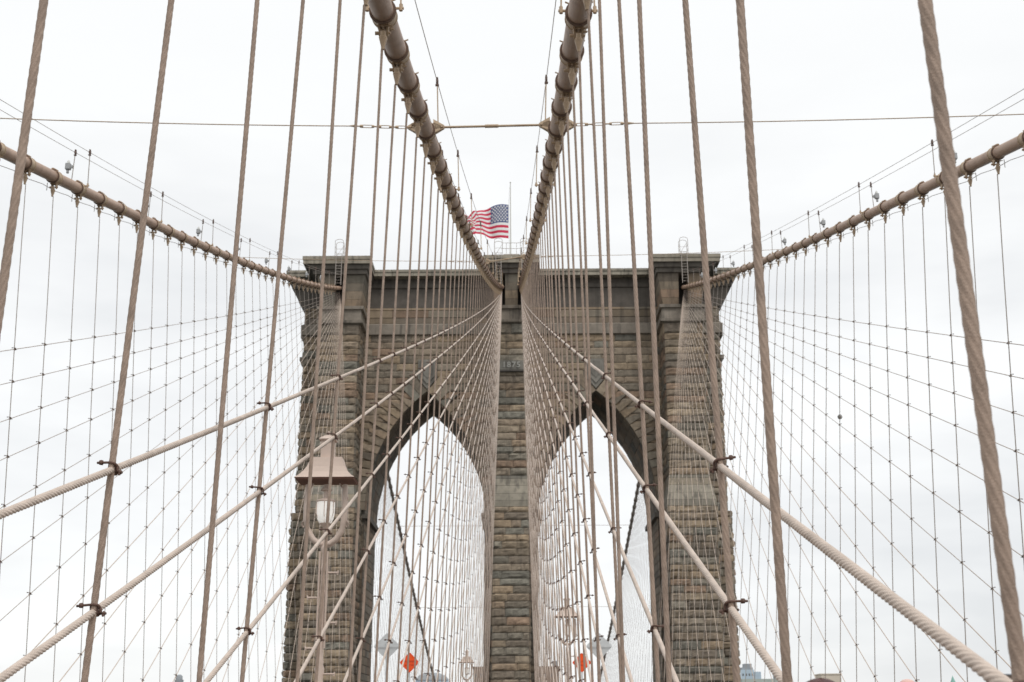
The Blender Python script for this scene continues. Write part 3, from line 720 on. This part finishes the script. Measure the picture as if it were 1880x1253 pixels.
for nm_, mt_, sel in (('red_stripes', M_RED, 0), ('white_stripes', M_WHITE, 1), ('canton', M_BLUE, 2)):
    m = MB()
    for r in range(13):
        for sub in range(2):
            v0 = (r+sub/2)/13; v1 = (r+sub/2+.5)/13
            for i in range(NU):
                u0, u1 = i/NU, (i+1)/NU; can = (r < 7 and u1 <= .4001)
                typ = 2 if can else (r % 2)
                if typ != sel: continue
                m.add([flag_pt(u0, v0), flag_pt(u1, v0), flag_pt(u1, v1), flag_pt(u0, v1)], [(0, 1, 2, 3)], None, True)
    m.build(nm_, mt_, fl, (-.34, 122.95, 49))
m = MB()
for r in range(9):
    cnt = 6 if r % 2 == 0 else 5
    for k in range(cnt):
        uc = (.4/12)*(1+2*k+(0 if r % 2 == 0 else 1)); vc = (7/13)/10*(1+r); 
        for side in (-1, 1):
            vs = []
            for q in range(10):
                a = pi/2+q*pi/5; rad = (.135 if q % 2 == 0 else .06)
                vs.append(flag_pt(uc+rad*cos(a)/4.8, vc-rad*sin(a)/3.85)+Vector((0, side*.03, 0)))
            m.add(vs, [tuple(range(10))])
m.build('stars', M_WHITE, fl, (-.34, 122.95, 49))

# ------------------------------------------------------------------ lamp posts
def lamp(x, y, zb, label, mirror=1):
    # zb: brim height above eye level; all sizes from the nearest one
    root = thing('lamp_post', label, 'street lamp', (x, y, -1.65), 'tan lamp posts along the walkway'); o = root.location; b = zb
    m = MB(); ps = []
    for r, z in ((.215, -1.65), (.215, -1.2), (.17, -1.1), (.15, -.2), (.15, .25), (.155, .42), (.205, .50), (.205, .58), (.165, .64), (.15, .70), (.125, .76), (.17, .93), (.12, 1.0), (.135, 1.05), (.11, 1.10), (.092, 1.2), (.082, 2.2), (.095, 2.22), (.095, 2.28), (.08, 2.30), (.078, 2.62), (.092, 2.64), (.092, 2.70), (.075, 2.74), (.07, 2.95), (.11, 3.0), (.11, 3.06), (.07, 3.12), (.05, 3.2)):
        ps.append((r*(.52 if z > .2 else .62) if z > -.3 else r, z+(b-4.28)))
    m.lathe([(r, z) for r, z in ps], (x, y, 0), 12); m.tube([(x-.07, y-.02, b-3.0), (x-.07, y-.02, b-1.3)], .018, 6); m.tube([(x+.07, y-.02, b-3.0), (x+.07, y-.02, b-1.3)], .018, 6)
    m.build('post', M_LAMP, root, o)
    for i in range(7):
        z = b-1.68-.44*i; sg = 1 if i % 2 == 0 else -1
        m = MB(); m.tube([(x+sg*.05, y, z), (x+sg*.27, y, z)], .021, 6); m.tube([(x+sg*.255, y, z-.035), (x+sg*.27, y, z+.04)], .016, 6); m.build('climbing_peg', M_LAMP, root, o)
    # lyre yoke
    m = MB()
    for sg in (-1, 1):
        A = [(x+sg*.02, y, b-1.17), (x+sg*.10, y, b-1.16), (x+sg*.21, y, b-1.08), (x+sg*.30, y, b-.93), (x+sg*.345, y, b-.74), (x+sg*.35, y, b-.5), (x+sg*.345, y, b-.25), (x+sg*.34, y, b-.08)]
        m.tube(A, [.05, .055, .055, .055, .06, .052, .05, .042], 8)
        m.tube([(x+sg*.39, y, b-.74), (x+sg*.43, y, b-.80), (x+sg*.385, y, b-.86)], .02, 5); m.tube([(x+sg*.375, y, b-.30), (x+sg*.405, y, b-.34), (x+sg*.37, y, b-.40)], .02, 5)
        m.tube([(x+sg*.34, y, b-.16), (x+sg*.28, y, b-.13), (x+sg*.24, y, b-.06)], .018, 5)
        m.tube([(x+sg*.06, y, b-1.22), (x+sg*.16, y, b-1.18), (x+sg*.27, y, b-1.05)], .02, 5)
    m.build('yoke', M_LAMP, root, o)
    # flared square hood
    m = MB(); P = [(.285, .40), (.31, .31), (.345, .22), (.41, .12), (.485, .045), (.55, 0)]
    vs = []; fs = []
    for r, z in P: q_ = r*.62; vs += [(x-r, y-q_, b+z), (x+r, y-q_, b+z), (x+r, y+q_, b+z), (x-r, y+q_, b+z)]
    for i in range(len(P)-1):
        for k in range(4): fs.append((i*4+k, i*4+4+k, i*4+4+(k+1) % 4, i*4+(k+1) % 4))
    fs.append((0, 1, 2, 3)); m.add(vs, fs)
    hood = m.build('hood', M_LAMP, root, o)
    m = MB(); m.loft([(b-.004, x-.546, x+.546, y-.336, y+.336), (b-.03, x-.525, x+.525, y-.32, y+.32)], None, True); hl_ = m.build('hood_lining', M_LAMPIN, hood, o); hl_.location = (0, 0, 0)
    m = MB(); m.box(x-.115, x+.115, y-.115, y+.115, b+.395, b+.74); m.loft([(b+.735, x-.15, x+.15, y-.15, y+.15), (b+.755, x-.155, x+.155, y-.155, y+.155), (b+.83, x-.06, x+.06, y-.06, y+.06)])
    m.tube([(x, y, b+.82), (x, y, b+.92)], [.03, .012], 6)
    m.build('chimney', M_LAMP, root, o)
    m = MB(); m.tube([(x, y, b-.08), (x, y, b-.36)], .05, 8); m.lathe([(.05, -.33), (.15, -.36), (.178, -.385), (.178, -.405), (.165, -.41)], (x, y, b), 18); m.lathe([(.10, -.79), (.085, -.83), (.04, -.86), (.03, -1.1)], (x, y, b), 12); m.lathe([(.02, -.10), (.10, -.17), (.11, -.19), (.05, -.2)], (x, y, b), 12)
    for i in range(6): a = pi/6+i*pi/3; m.tube([(x+.175*cos(a), y+.175*sin(a), b-.39), (x+.178*cos(a), y+.178*sin(a), b-.62), (x+.10*cos(a), y+.10*sin(a), b-.80)], .007, 4)
    m.build('globe_holder', M_LAMP, root, o)
    m = MB(); m.lathe([(.165, -.40), (.168, -.5), (.165, -.62), (.145, -.72), (.105, -.79), (.0, -.80)], (x, y, b), 20); m.build('globe', M_LAMPGLOBE, root, o)
lamp(-2.95, 22.63, 4.28, 'nearest tan lamp post with flared hood and white globe in front of the left pier')
lamp(2.66, 55.93, 4.46, 'middle lamp post with flared hood just right of the central pier')
lamp(-3.17, 91.2, 4.13, 'smallest and farthest lamp post seen through the left arch')

# ------------------------------------------------------------------ signs
def sign(x, y, z, half, face, label, cat='road sign', pm=M_ALU, group=None):
    root = thing('diamond_sign', label, cat, (x, y, -7.2), group); o = root.location
    m = MB(); t = .012
    y0 = y-.09 if face is M_ORANGE else y+.06
    def dia(h, ya, yb):
        vs = []
        k = .06*h
        for yy in (ya, yb): vs += [(x-h+k, yy, z-k), (x-k, yy, z-h+k), (x+k, yy, z-h+k), (x+h-k, yy, z-k), (x+h-k, yy, z+k), (x+k, yy, z+h-k), (x-k, yy, z+h-k), (x-h+k, yy, z+k)]
        return vs, [tuple(range(8)), tuple(range(15, 7, -1))]+[(i, i+8, (i+1) % 8+8, (i+1) % 8) for i in range(8)]
    vs, fs = dia(half, y0, y0+.01); m.add(vs, [f[::-1] for f in fs]); m.build('panel', face, root, o)
    if face is M_ORANGE:
        m = MB(); random.seed(int(x*7)+40)
        # border line and two rows of worn, illegible print
        for (xa, za), (xb, zb_) in (((-1, 0), (0, 1)), ((0, 1), (1, 0)), ((1, 0), (0, -1)), ((0, -1), (-1, 0))):
            k = half*.93; m.tube([(x+xa*k, y0-.004, z+za*k), (x+xb*k, y0-.004, z+zb_*k)], .007, 4)
        for row, wd, hh in ((.05, .62, .07), (-.13, .40, .06)):
            xx = -wd*half
            while xx < wd*half-.06:
                w = random.uniform(.05, .09); zc = z+row*half*2
                kind = random.randint(0, 3)
                m.box(x+xx, x+xx+.028, y0-.004, y0-.001, zc-hh, zc+hh)
                if kind != 1: m.box(x+xx+.028, x+xx+w, y0-.004, y0-.001, zc+hh-.03, zc+hh)
                if kind in (0, 2): m.box(x+xx+.028, x+xx+w, y0-.004, y0-.001, zc-.02, zc+.02)
                if kind in (1, 2): m.box(x+xx+.028, x+xx+w, y0-.004, y0-.001, zc-hh, zc-hh+.03)
                xx += w+.045
        m.build('print', M_SIGNTXT, root, o)
    m = MB(); m.tube([(x, y, -7.2), (x, y, z+half*.3)], .055, 8); m.build('sign_post', pm, root, o)
    m = MB(); m.box(x-half*.95, x+half*.95, y-.017, y+.003, z-.05, z+.0); m.build('brace', pm, root, o)
    return root
sign(-7.99, 100, 4.55, .79, M_ORANGE, 'orange diamond sign with two lines of dark print seen through the left arch', group=None)
sign(5.39, 100, 4.48, .76, M_ORANGE, 'orange diamond sign seen through the right arch, right of the middle lamp', group=None)
sign(-7.72, 80, 4.63, .84, M_ALU, 'bare grey diamond sign back seen through the left arch, highest on that side')
sign(5.53, 80, 4.57, .84, M_ALU, 'bare grey diamond sign back seen through the right arch, above the orange one')

# ------------------------------------------------------------------ far side of the tower: outer cables, nets, ties
def far_cable(Y, s): d = Y-127.5; return Vector((s*(16.6+.0*d), Y, 40.8-.285*d+.00030*d*d))
for s in (-1, 1):
    pts = []; Y = 127.5
    while Y < 400: pts.append(far_cable(Y, s)); Y += 4
    root = thing('far_suspension_cable', 'dark banded cable falling away beyond the %s arch' % SD[s], 'cable', pts[0], 'main cables beyond the tower')
    m = MB(); m.tube(pts, .20, 10, cap=False); m.build('cable_wrapping', M_NET, root, pts[0])
    for i in range(78):
        Y = 129+i*2.281; c = far_cable(Y, s); dd = (far_cable(Y+.5, s)-far_cable(Y-.5, s)).normalized()
        m = MB()
        if i == 0: m.tube([Vector((0, -.28, 0)), Vector((0, .28, 0))], .27, 10); FB = mesh_only(m, 'far_band', M_NETCLAMP)
        x = dd.cross(Vector((0, 0, 1))).normalized(); z = x.cross(dd)
        inst(FB, 'cable_band', root, Matrix(((x.x, dd.x, z.x, c.x), (x.y, dd.y, z.y, c.y), (x.z, dd.z, z.z, c.z), (0, 0, 0, 1))))
    for i in range(62):
        Y = 130.5+i*2.281; c = far_cable(Y, s); f = Vector((s*14.2, Y, -5.5))
        if c.z < 1: continue
        m = MB(); m.tube([f, Vector((c.x, c.y, c.z-.2))], .012, 4, cap=False)
        o = m.build('far_suspender', M_NET, None, f)
        tag(o, '%s hair thin suspender from the tower in the net beyond the %s arch' % (ordn(i+1), SD[s]), 'suspender rope', 'suspenders beyond the %s arch' % SD[s])
    for k in range(24):
        Ye = 252-k*5.0; a = Vector((s*16.6, 128, 40-.1*k)); b = Vector((s*14.2, Ye, -4)); t_ = 1
        m = MB(); m.tube([a, b], .011, 4, cap=False)
        o = m.build('far_stay', M_NET, None, a); tag(o, '%s hair thin diagonal from the top in the net beyond the %s arch' % (ordn(k+1), SD[s]), 'stay rope', 'diagonal stays beyond the %s arch' % SD[s])
for Y, lab in ((178.5, 'upper'), (213, 'lower')):
    a, b = far_cable(Y, -1), far_cable(Y, 1); m = MB(); m.tube([a, b], .028, 5); tag(m.build('far_cross_wire', M_NETSTAY, None, a), '%s faint level wire stretched across both arches' % lab, 'wire')

# ------------------------------------------------------------------ deck, roadways (below the picture) and the river and city
def struct(name, m, mt, o=(0, 0, 0)): ob = m.build(name, mt, None, o); ob['kind'] = 'structure'; return ob
m = MB(); Y = -12.0
while Y < 112: m.box(-2.55, 2.55, Y, Y+.19, -1.70, -1.65); Y += .2
struct('promenade_deck', m, M_PLANK)
m = MB(); m.box(-2.7, 2.7, -12, 112, -2.1, -1.72); struct('promenade_beams', m, M_ASPH)
for sx in (-1, 1):
    m = MB(); x0, x1 = sorted((sx*3.2, sx*12.8)); m.box(x0, x1, -60, 420, -7.5, -7.2); struct('roadway', m, M_ASPH)
    m = MB()
    for z in (-.55, -.95, -1.35): m.tube([(sx*2.6, -12, z), (sx*2.6, 112, z)], .03, 6)
    Y = -12
    while Y < 112: m.box(sx*2.6-.035, sx*2.6+.035, Y, Y+.07, -1.65, -.5); Y += 2.28
    tag(m.build('walkway_railing', M_CABLE, None, (sx*2.6, 0, -1.65)), 'low tan railing along the %s edge of the walkway' % SD[sx], 'railing')
    for xx, zz in ((12.9, -2.9), (3.05, -2.9)):
        m = MB(); m.box(sx*xx-.16, sx*xx+.16, -60, 420, zz-.2, zz+.05); m.box(sx*xx-.16, sx*xx+.16, -60, 420, -7.7, -7.2); Y = -60; k = 0
        while Y < 418: m.tube([(sx*xx, Y, -7.3), (sx*xx, Y+2.28, zz)] if k % 2 else [(sx*xx, Y, zz), (sx*xx, Y+2.28, -7.3)], .07, 4); m.box(sx*xx-.08, sx*xx+.08, Y-.06, Y+.06, -7.3, zz); Y += 2.28; k += 1
        tag(m.build('deck_truss', M_CABLE, None, (sx*xx, 0, -7)), 'tan lattice truss along the %s side of the %s roadway' % ('outer' if xx > 5 else 'walkway', SD[sx]), 'truss')
m = MB(); m.add([(-3000, -3000, -45), (3000, -3000, -45), (3000, 330, -45), (-3000, 330, -45)], [(0, 1, 2, 3)]); struct('river_water', m, M_WATER)
m = MB(); m.add([(-5000, 330, -43), (5000, 330, -43), (5000, 5500, -43), (-5000, 5500, -43)], [(0, 1, 2, 3)]); struct('city_ground', m, M_LAND)
# distant buildings that just reach into the frame
B_BRICK = mat('brown brick far facade', (.26, .20, .165), .9, .15, .3); B_CREAM = mat('cream far facade', (.60, .53, .44), .9, .06, .1); B_BLUE = mat('blue glass far facade', (.42, .52, .60), .3, .1, .1); B_GREY = mat('grey far facade', (.30, .32, .34), .8, .12, .1)
B_TEAL = mat('verdigris copper', (.22, .42, .36), .7, .1, .3); B_PINK = mat('pink stone far facade', (.68, .45, .40), .9, .05, .1); B_GREEN = mat('grey green far facade', (.40, .44, .41), .9, .08, .1); B_WIN = mat('dark far windows', (.12, .13, .14), .3, .1, 1.0)
def tower_block(x0, x1, y, zt, dep, mt, label, rows=5, cols=5, extra=None, zb=-43, cat='building'):
    root = thing('distant_building', label, cat, ((x0+x1)/2, y, zb)); o = root.location
    m = MB(); m.box(x0, x1, y, y+dep, zb, zt); m.build('wall', mt, root, o)
    m = MB(); w = (x1-x0); fh = 3.6
    for r in range(rows):
        for c in range(cols):
            xa = x0+w*(c+.25)/cols; z = zt-2.6-r*fh-(14 if mt is B_CREAM else 0); m.box(xa, xa+w*.5/cols, y-.06, y-.01, z-1.6, z)
    m.build('windows', B_WIN, root, o)
    if extra: extra(root, o)
    return root
def ex_brick(root, o):
    m = MB(); m.box(-21.6, 19.4, 599.5, 631, 24.7, 25.3); m.build('parapet', B_BRICK, root, o)
    m = MB(); m.box(15.9, 18.4, 606, 612, 25.3, 28.0); m.build('roof_tank', B_GREY, root, o)
tower_block(-21.1, 18.9, 600, 24.7, 30, B_BRICK, 'brown brick building low behind the central pier', 6, 16, ex_brick)
def ex_dome(root, o):
    m = MB(); m.loft([(29.2, -72, -49.5, 899.5, 931), (32.2, -70, -52, 902, 928), (34.2, -66.5, -56.5, 906, 924)]); m.build('roof', B_GREY, root, o)
    m = MB(); m.tube([(-60.5, 912, 34), (-60.5, 912, 36.2)], .5, 6); m.build('mast', B_GREY, root, o)
tower_block(-72, -49.5, 900, 29.2, 30, B_BLUE, 'blue grey building with chamfered roof at the foot of the left arch', 5, 6, ex_dome)
def ex_bt(root, o):
    m = MB(); m.box(155.5, 163.5, 902, 915, 35.0, 36.6); m.box(158, 163, 903, 912, 36.6, 39.2); m.build('roof_plant', B_GREY, root, o)
    m = MB(); m.box(163.9, 168.6, 900, 915, -43, 33.6); m.build('side_wing', B_BLUE, root, o)
tower_block(155, 163.8, 900, 35.0, 16, B_BLUE, 'pale blue tower with grey rooftop plant right of the right pier', 4, 4, ex_bt)
def ex_gg(root, o):
    m = MB(); m.box(140, 144, 706, 712, 22.4, 24.9); m.build('roof_hut', B_GREY, root, o)
tower_block(121, 147, 700, 22.4, 20, B_GREEN, 'long grey green building below the pale blue tower', 4, 12, ex_gg)
def ex_cr(root, o):
    m = MB(); m.box(186.5, 199.8, 799.6, 817, 28.0, 28.6); m.build('parapet', B_CREAM, root, o)
tower_block(187, 199.3, 800, 28.0, 16, B_CREAM, 'plain cream block over the head of the person', 2, 4, ex_cr)
def ex_pk(root, o):
    m = MB(); m.lathe([(6.2, 0), (5.9, 1.6), (4.8, 3.3), (3.0, 4.5), (0, 5.0)], (271.5, 906, 23.4), 16); m.build('dome', B_PINK, root, o)
tower_block(265.3, 277.7, 900, 23.4, 12, B_PINK, 'pink domed roof barely above the bottom edge', 3, 4, ex_pk)
def ex_sp(root, o):
    m = MB(); m.lathe([(1.9, 0), (1.7, 1.0), (.9, 2.9), (.25, 4.6), (0, 5.4)], (236.3, 705, 18.6), 8); m.build('spire', B_TEAL, root, o)
tower_block(233.8, 238.8, 702.5, 18.6, 5, B_CREAM, 'narrow tower with pointed green copper spire', 2, 2, ex_sp)
def ex_br(root, o):
    m = MB(); m.box(221.0, 238.0, 599.2, 616, 20.3, 20.9); m.build('cornice', B_GREY, root, o)
tower_block(221.8, 237.2, 600, 20.3, 15, B_BRICK, 'brown building with projecting cornice at the bottom right corner', 4, 9, ex_br)
def ex_lf(root, o):
    m = MB(); m.lathe([(2.4, 0), (2.3, 2.4), (1.2, 3.3), (0, 3.6)], (-237.8, 903, 30.2), 10); m.build('roof_drum', B_GREY, root, o)
tower_block(-240.2, -235.4, 900, 30.2, 6, B_GREY, 'small grey tower top at the bottom left between two suspenders', 3, 2, ex_lf)
# small clear ball caught on a crossing of the right outer net
gp = (14.93, 54.35, 13.01)
m = MB(); m.lathe([(0, -.11), (.06, -.09), (.10, -.04), (.11, .01), (.08, .08), (.02, .12), (0, .13)], gp, 14)
gbm = bpy.data.materials.new('clear plastic'); gbm.use_nodes = True; q = gbm.node_tree.nodes['Principled BSDF']; q.inputs['Transmission Weight'].default_value = .9; q.inputs['Roughness'].default_value = .12; q.inputs['Base Color'].default_value = (.75, .74, .72, 1)
tag(m.build('clear_ball', gbm, None, gp), 'tiny clear ball caught on a rope crossing in the right outer net', 'ball')

# ------------------------------------------------------------------ person at the lower right, only the hair reaches the frame
M_SKIN = mat('skin', (.48, .29, .21), .55, .06, 20); M_HAIR = mat('reddish brown hair', (.085, .022, .018), .45, .35, 60, .5, 120)
M_COAT = mat('dark wool coat', (.05, .05, .065), .9, .15, 30, .3, 90); M_TROU = mat('blue denim', (.06, .09, .16), .9, .15, 30); M_SHOE = mat('black leather', (.03, .03, .03), .5, .1, 20)
def skin(name, mt, J, E_, parent, org):
    me = bpy.data.meshes.new(name); me.from_pydata([p[:3] for p in J], E_, []); me.update(); ob = bpy.data.objects.new(name, me); C.objects.link(ob)
    md = ob.modifiers.new('Skin', 'SKIN'); md.use_smooth_shade = True
    for v_, p in zip(me.skin_vertices[0].data, J): v_.radius = (p[3], p[4] if len(p) > 4 else p[3])
    me.skin_vertices[0].data[0].use_root = True
    sb = ob.modifiers.new('Sub', 'SUBSURF'); sb.levels = 2; sb.render_levels = 2
    bpy.context.view_layer.update(); m2 = bpy.data.meshes.new_from_object(ob.evaluated_get(bpy.context.evaluated_depsgraph_get())); bpy.data.objects.remove(ob)
    m2.materials.clear(); m2.materials.append(mt); o2 = bpy.data.objects.new(name, m2); C.objects.link(o2); o2.parent = parent; return o2
PX, PY, PZ = 1.505, 4.0, -1.65
per = thing('person', 'person with reddish brown hair walking away at the lower right, only the crown showing', 'person', (PX, PY, PZ))
J = [(0, 0, .95, .12, .10), (0, 0, 1.15, .12, .085), (0, .01, 1.38, .15, .095), (0, .015, 1.50, .055, .055), (0, .03, 1.58, .07, .08), (0, .035, 1.66, .075, .095), (0, .03, 1.72, .05, .07), (0, .125, 1.60, .014, .014)]
E_ = [(0, 1), (1, 2), (2, 3), (3, 4), (4, 5), (5, 6), (4, 7)]
for sg in (-1, 1):
    b = len(J); st_ = .16*sg
    J += [(sg*.17, 0, 1.42, .055), (sg*.22, -.03*sg, 1.14, .042), (sg*.23, .08-.10*sg, .90, .028), (sg*.235, .11-.12*sg, .84, .024, .036), (sg*.235, .13-.13*sg, .79, .014, .036)]
    E_ += [(2, b), (b, b+1), (b+1, b+2), (b+2, b+3), (b+3, b+4)]
    hx, hy, hz = sg*.235, .13-.13*sg, .79
    for f in range(4):
        l_ = (.034, .040, .037, .028)[f]; y_ = hy+.026-.0175*f; q = len(J)
        J += [(hx, y_, hz-.012, .0085), (hx-sg*.004, y_, hz-.012-l_, .0075), (hx-sg*.016, y_, hz-.012-l_*1.75, .0065), (hx-sg*.03, y_, hz-.012-l_*2.2, .0055)]
        E_ += [(b+4, q), (q, q+1), (q+1, q+2), (q+2, q+3)]
    q = len(J); J += [(hx-sg*.012, hy+.045, hz+.025, .010), (hx-sg*.026, hy+.062, hz-.008, .009), (hx-sg*.034, hy+.066, hz-.036, .007)]; E_ += [(b+3, q), (q, q+1), (q+1, q+2)]
    b = len(J); J += [(sg*.095, 0, .90, .085), (sg*.10, .10*sg+.02, .50, .06), (sg*.10, .20*sg-.06, .09, .038), (sg*.10, .20*sg-.04, .04, .035), (sg*.105, .20*sg+.12, .025, .032, .02)]
    E_ += [(0, b), (b, b+1), (b+1, b+2), (b+2, b+3), (b+3, b+4)]
skin('body', M_SKIN, J, E_, per, 0)
J = [(0, 0, .80, .165, .125), (0, 0, 1.0, .15, .115), (0, 0, 1.2, .145, .11), (0, .01, 1.40, .165, .11), (0, .015, 1.475, .085, .075)]; E_ = [(0, 1), (1, 2), (2, 3), (3, 4)]
for sg in (-1, 1):
    b = len(J); J += [(sg*.175, 0, 1.42, .072), (sg*.225, -.03*sg, 1.14, .060), (sg*.232, .07-.095*sg, .915, .050)]; E_ += [(3, b), (b, b+1), (b+1, b+2)]
skin('coat', M_COAT, J, E_, per, 0)
J = [(0, 0, .92, .14, .11)]; E_ = []
for sg in (-1, 1): b = len(J); J += [(sg*.095, 0, .84, .10), (sg*.10, .10*sg+.02, .50, .078), (sg*.10, .20*sg-.06, .10, .058)]; E_ += [(0, b), (b, b+1), (b+1, b+2)]
skin('trousers', M_TROU, J, E_, per, 0)
for sg in (-1, 1): skin('shoe', M_SHOE, [(sg*.10, .20*sg-.08, .05, .045), (sg*.10, .20*sg+.02, .04, .045, .035), (sg*.105, .20*sg+.15, .03, .042, .028)], [(0, 1), (1, 2)], per, 0)
m = MB(); nlat, nlon = 22, 40; vs = []; random.seed(5)
for i in range(nlat+1):
    th = pi*.66*i/nlat
    for k in range(nlon):
        a = 2*pi*k/nlon; r_ = 1+.030*sin(a*9+i*.35)+.02*sin(a*17+3)+.012*random.uniform(-1, 1)
        front = max(0, sin(a)); zz = cos(th)
        x_ = .100*sin(th)*cos(a)*r_; y_ = .118*sin(th)*sin(a)*r_+.028-(.05*front if zz < .35 else 0); z_ = 1.652+.129*zz*(1 if zz > 0 else (1.7-.9*front)); z_ -= .006*(1-abs(cos(a)))*(i < 3)
        vs.append((PX+x_, PY+y_, PZ+z_))
fs = []
for i in range(nlat):
    for k in range(nlon): fs.append((i*nlon+k, (i+1)*nlon+k, (i+1)*nlon+(k+1) % nlon, i*nlon+(k+1) % nlon))
m.add(vs, fs, None, True); m.build('hair', M_HAIR, per, (PX, PY, PZ))
m = MB()
for sg in (-1, 1):
    m.lathe([(0, -.010), (.010, -.006), (.013, 0), (.010, .006), (0, .010)], (PX+sg*.033, PY+.112, PZ+1.655), 8)
m.build('eyes', M_GLOBE, per, (PX, PY, PZ))
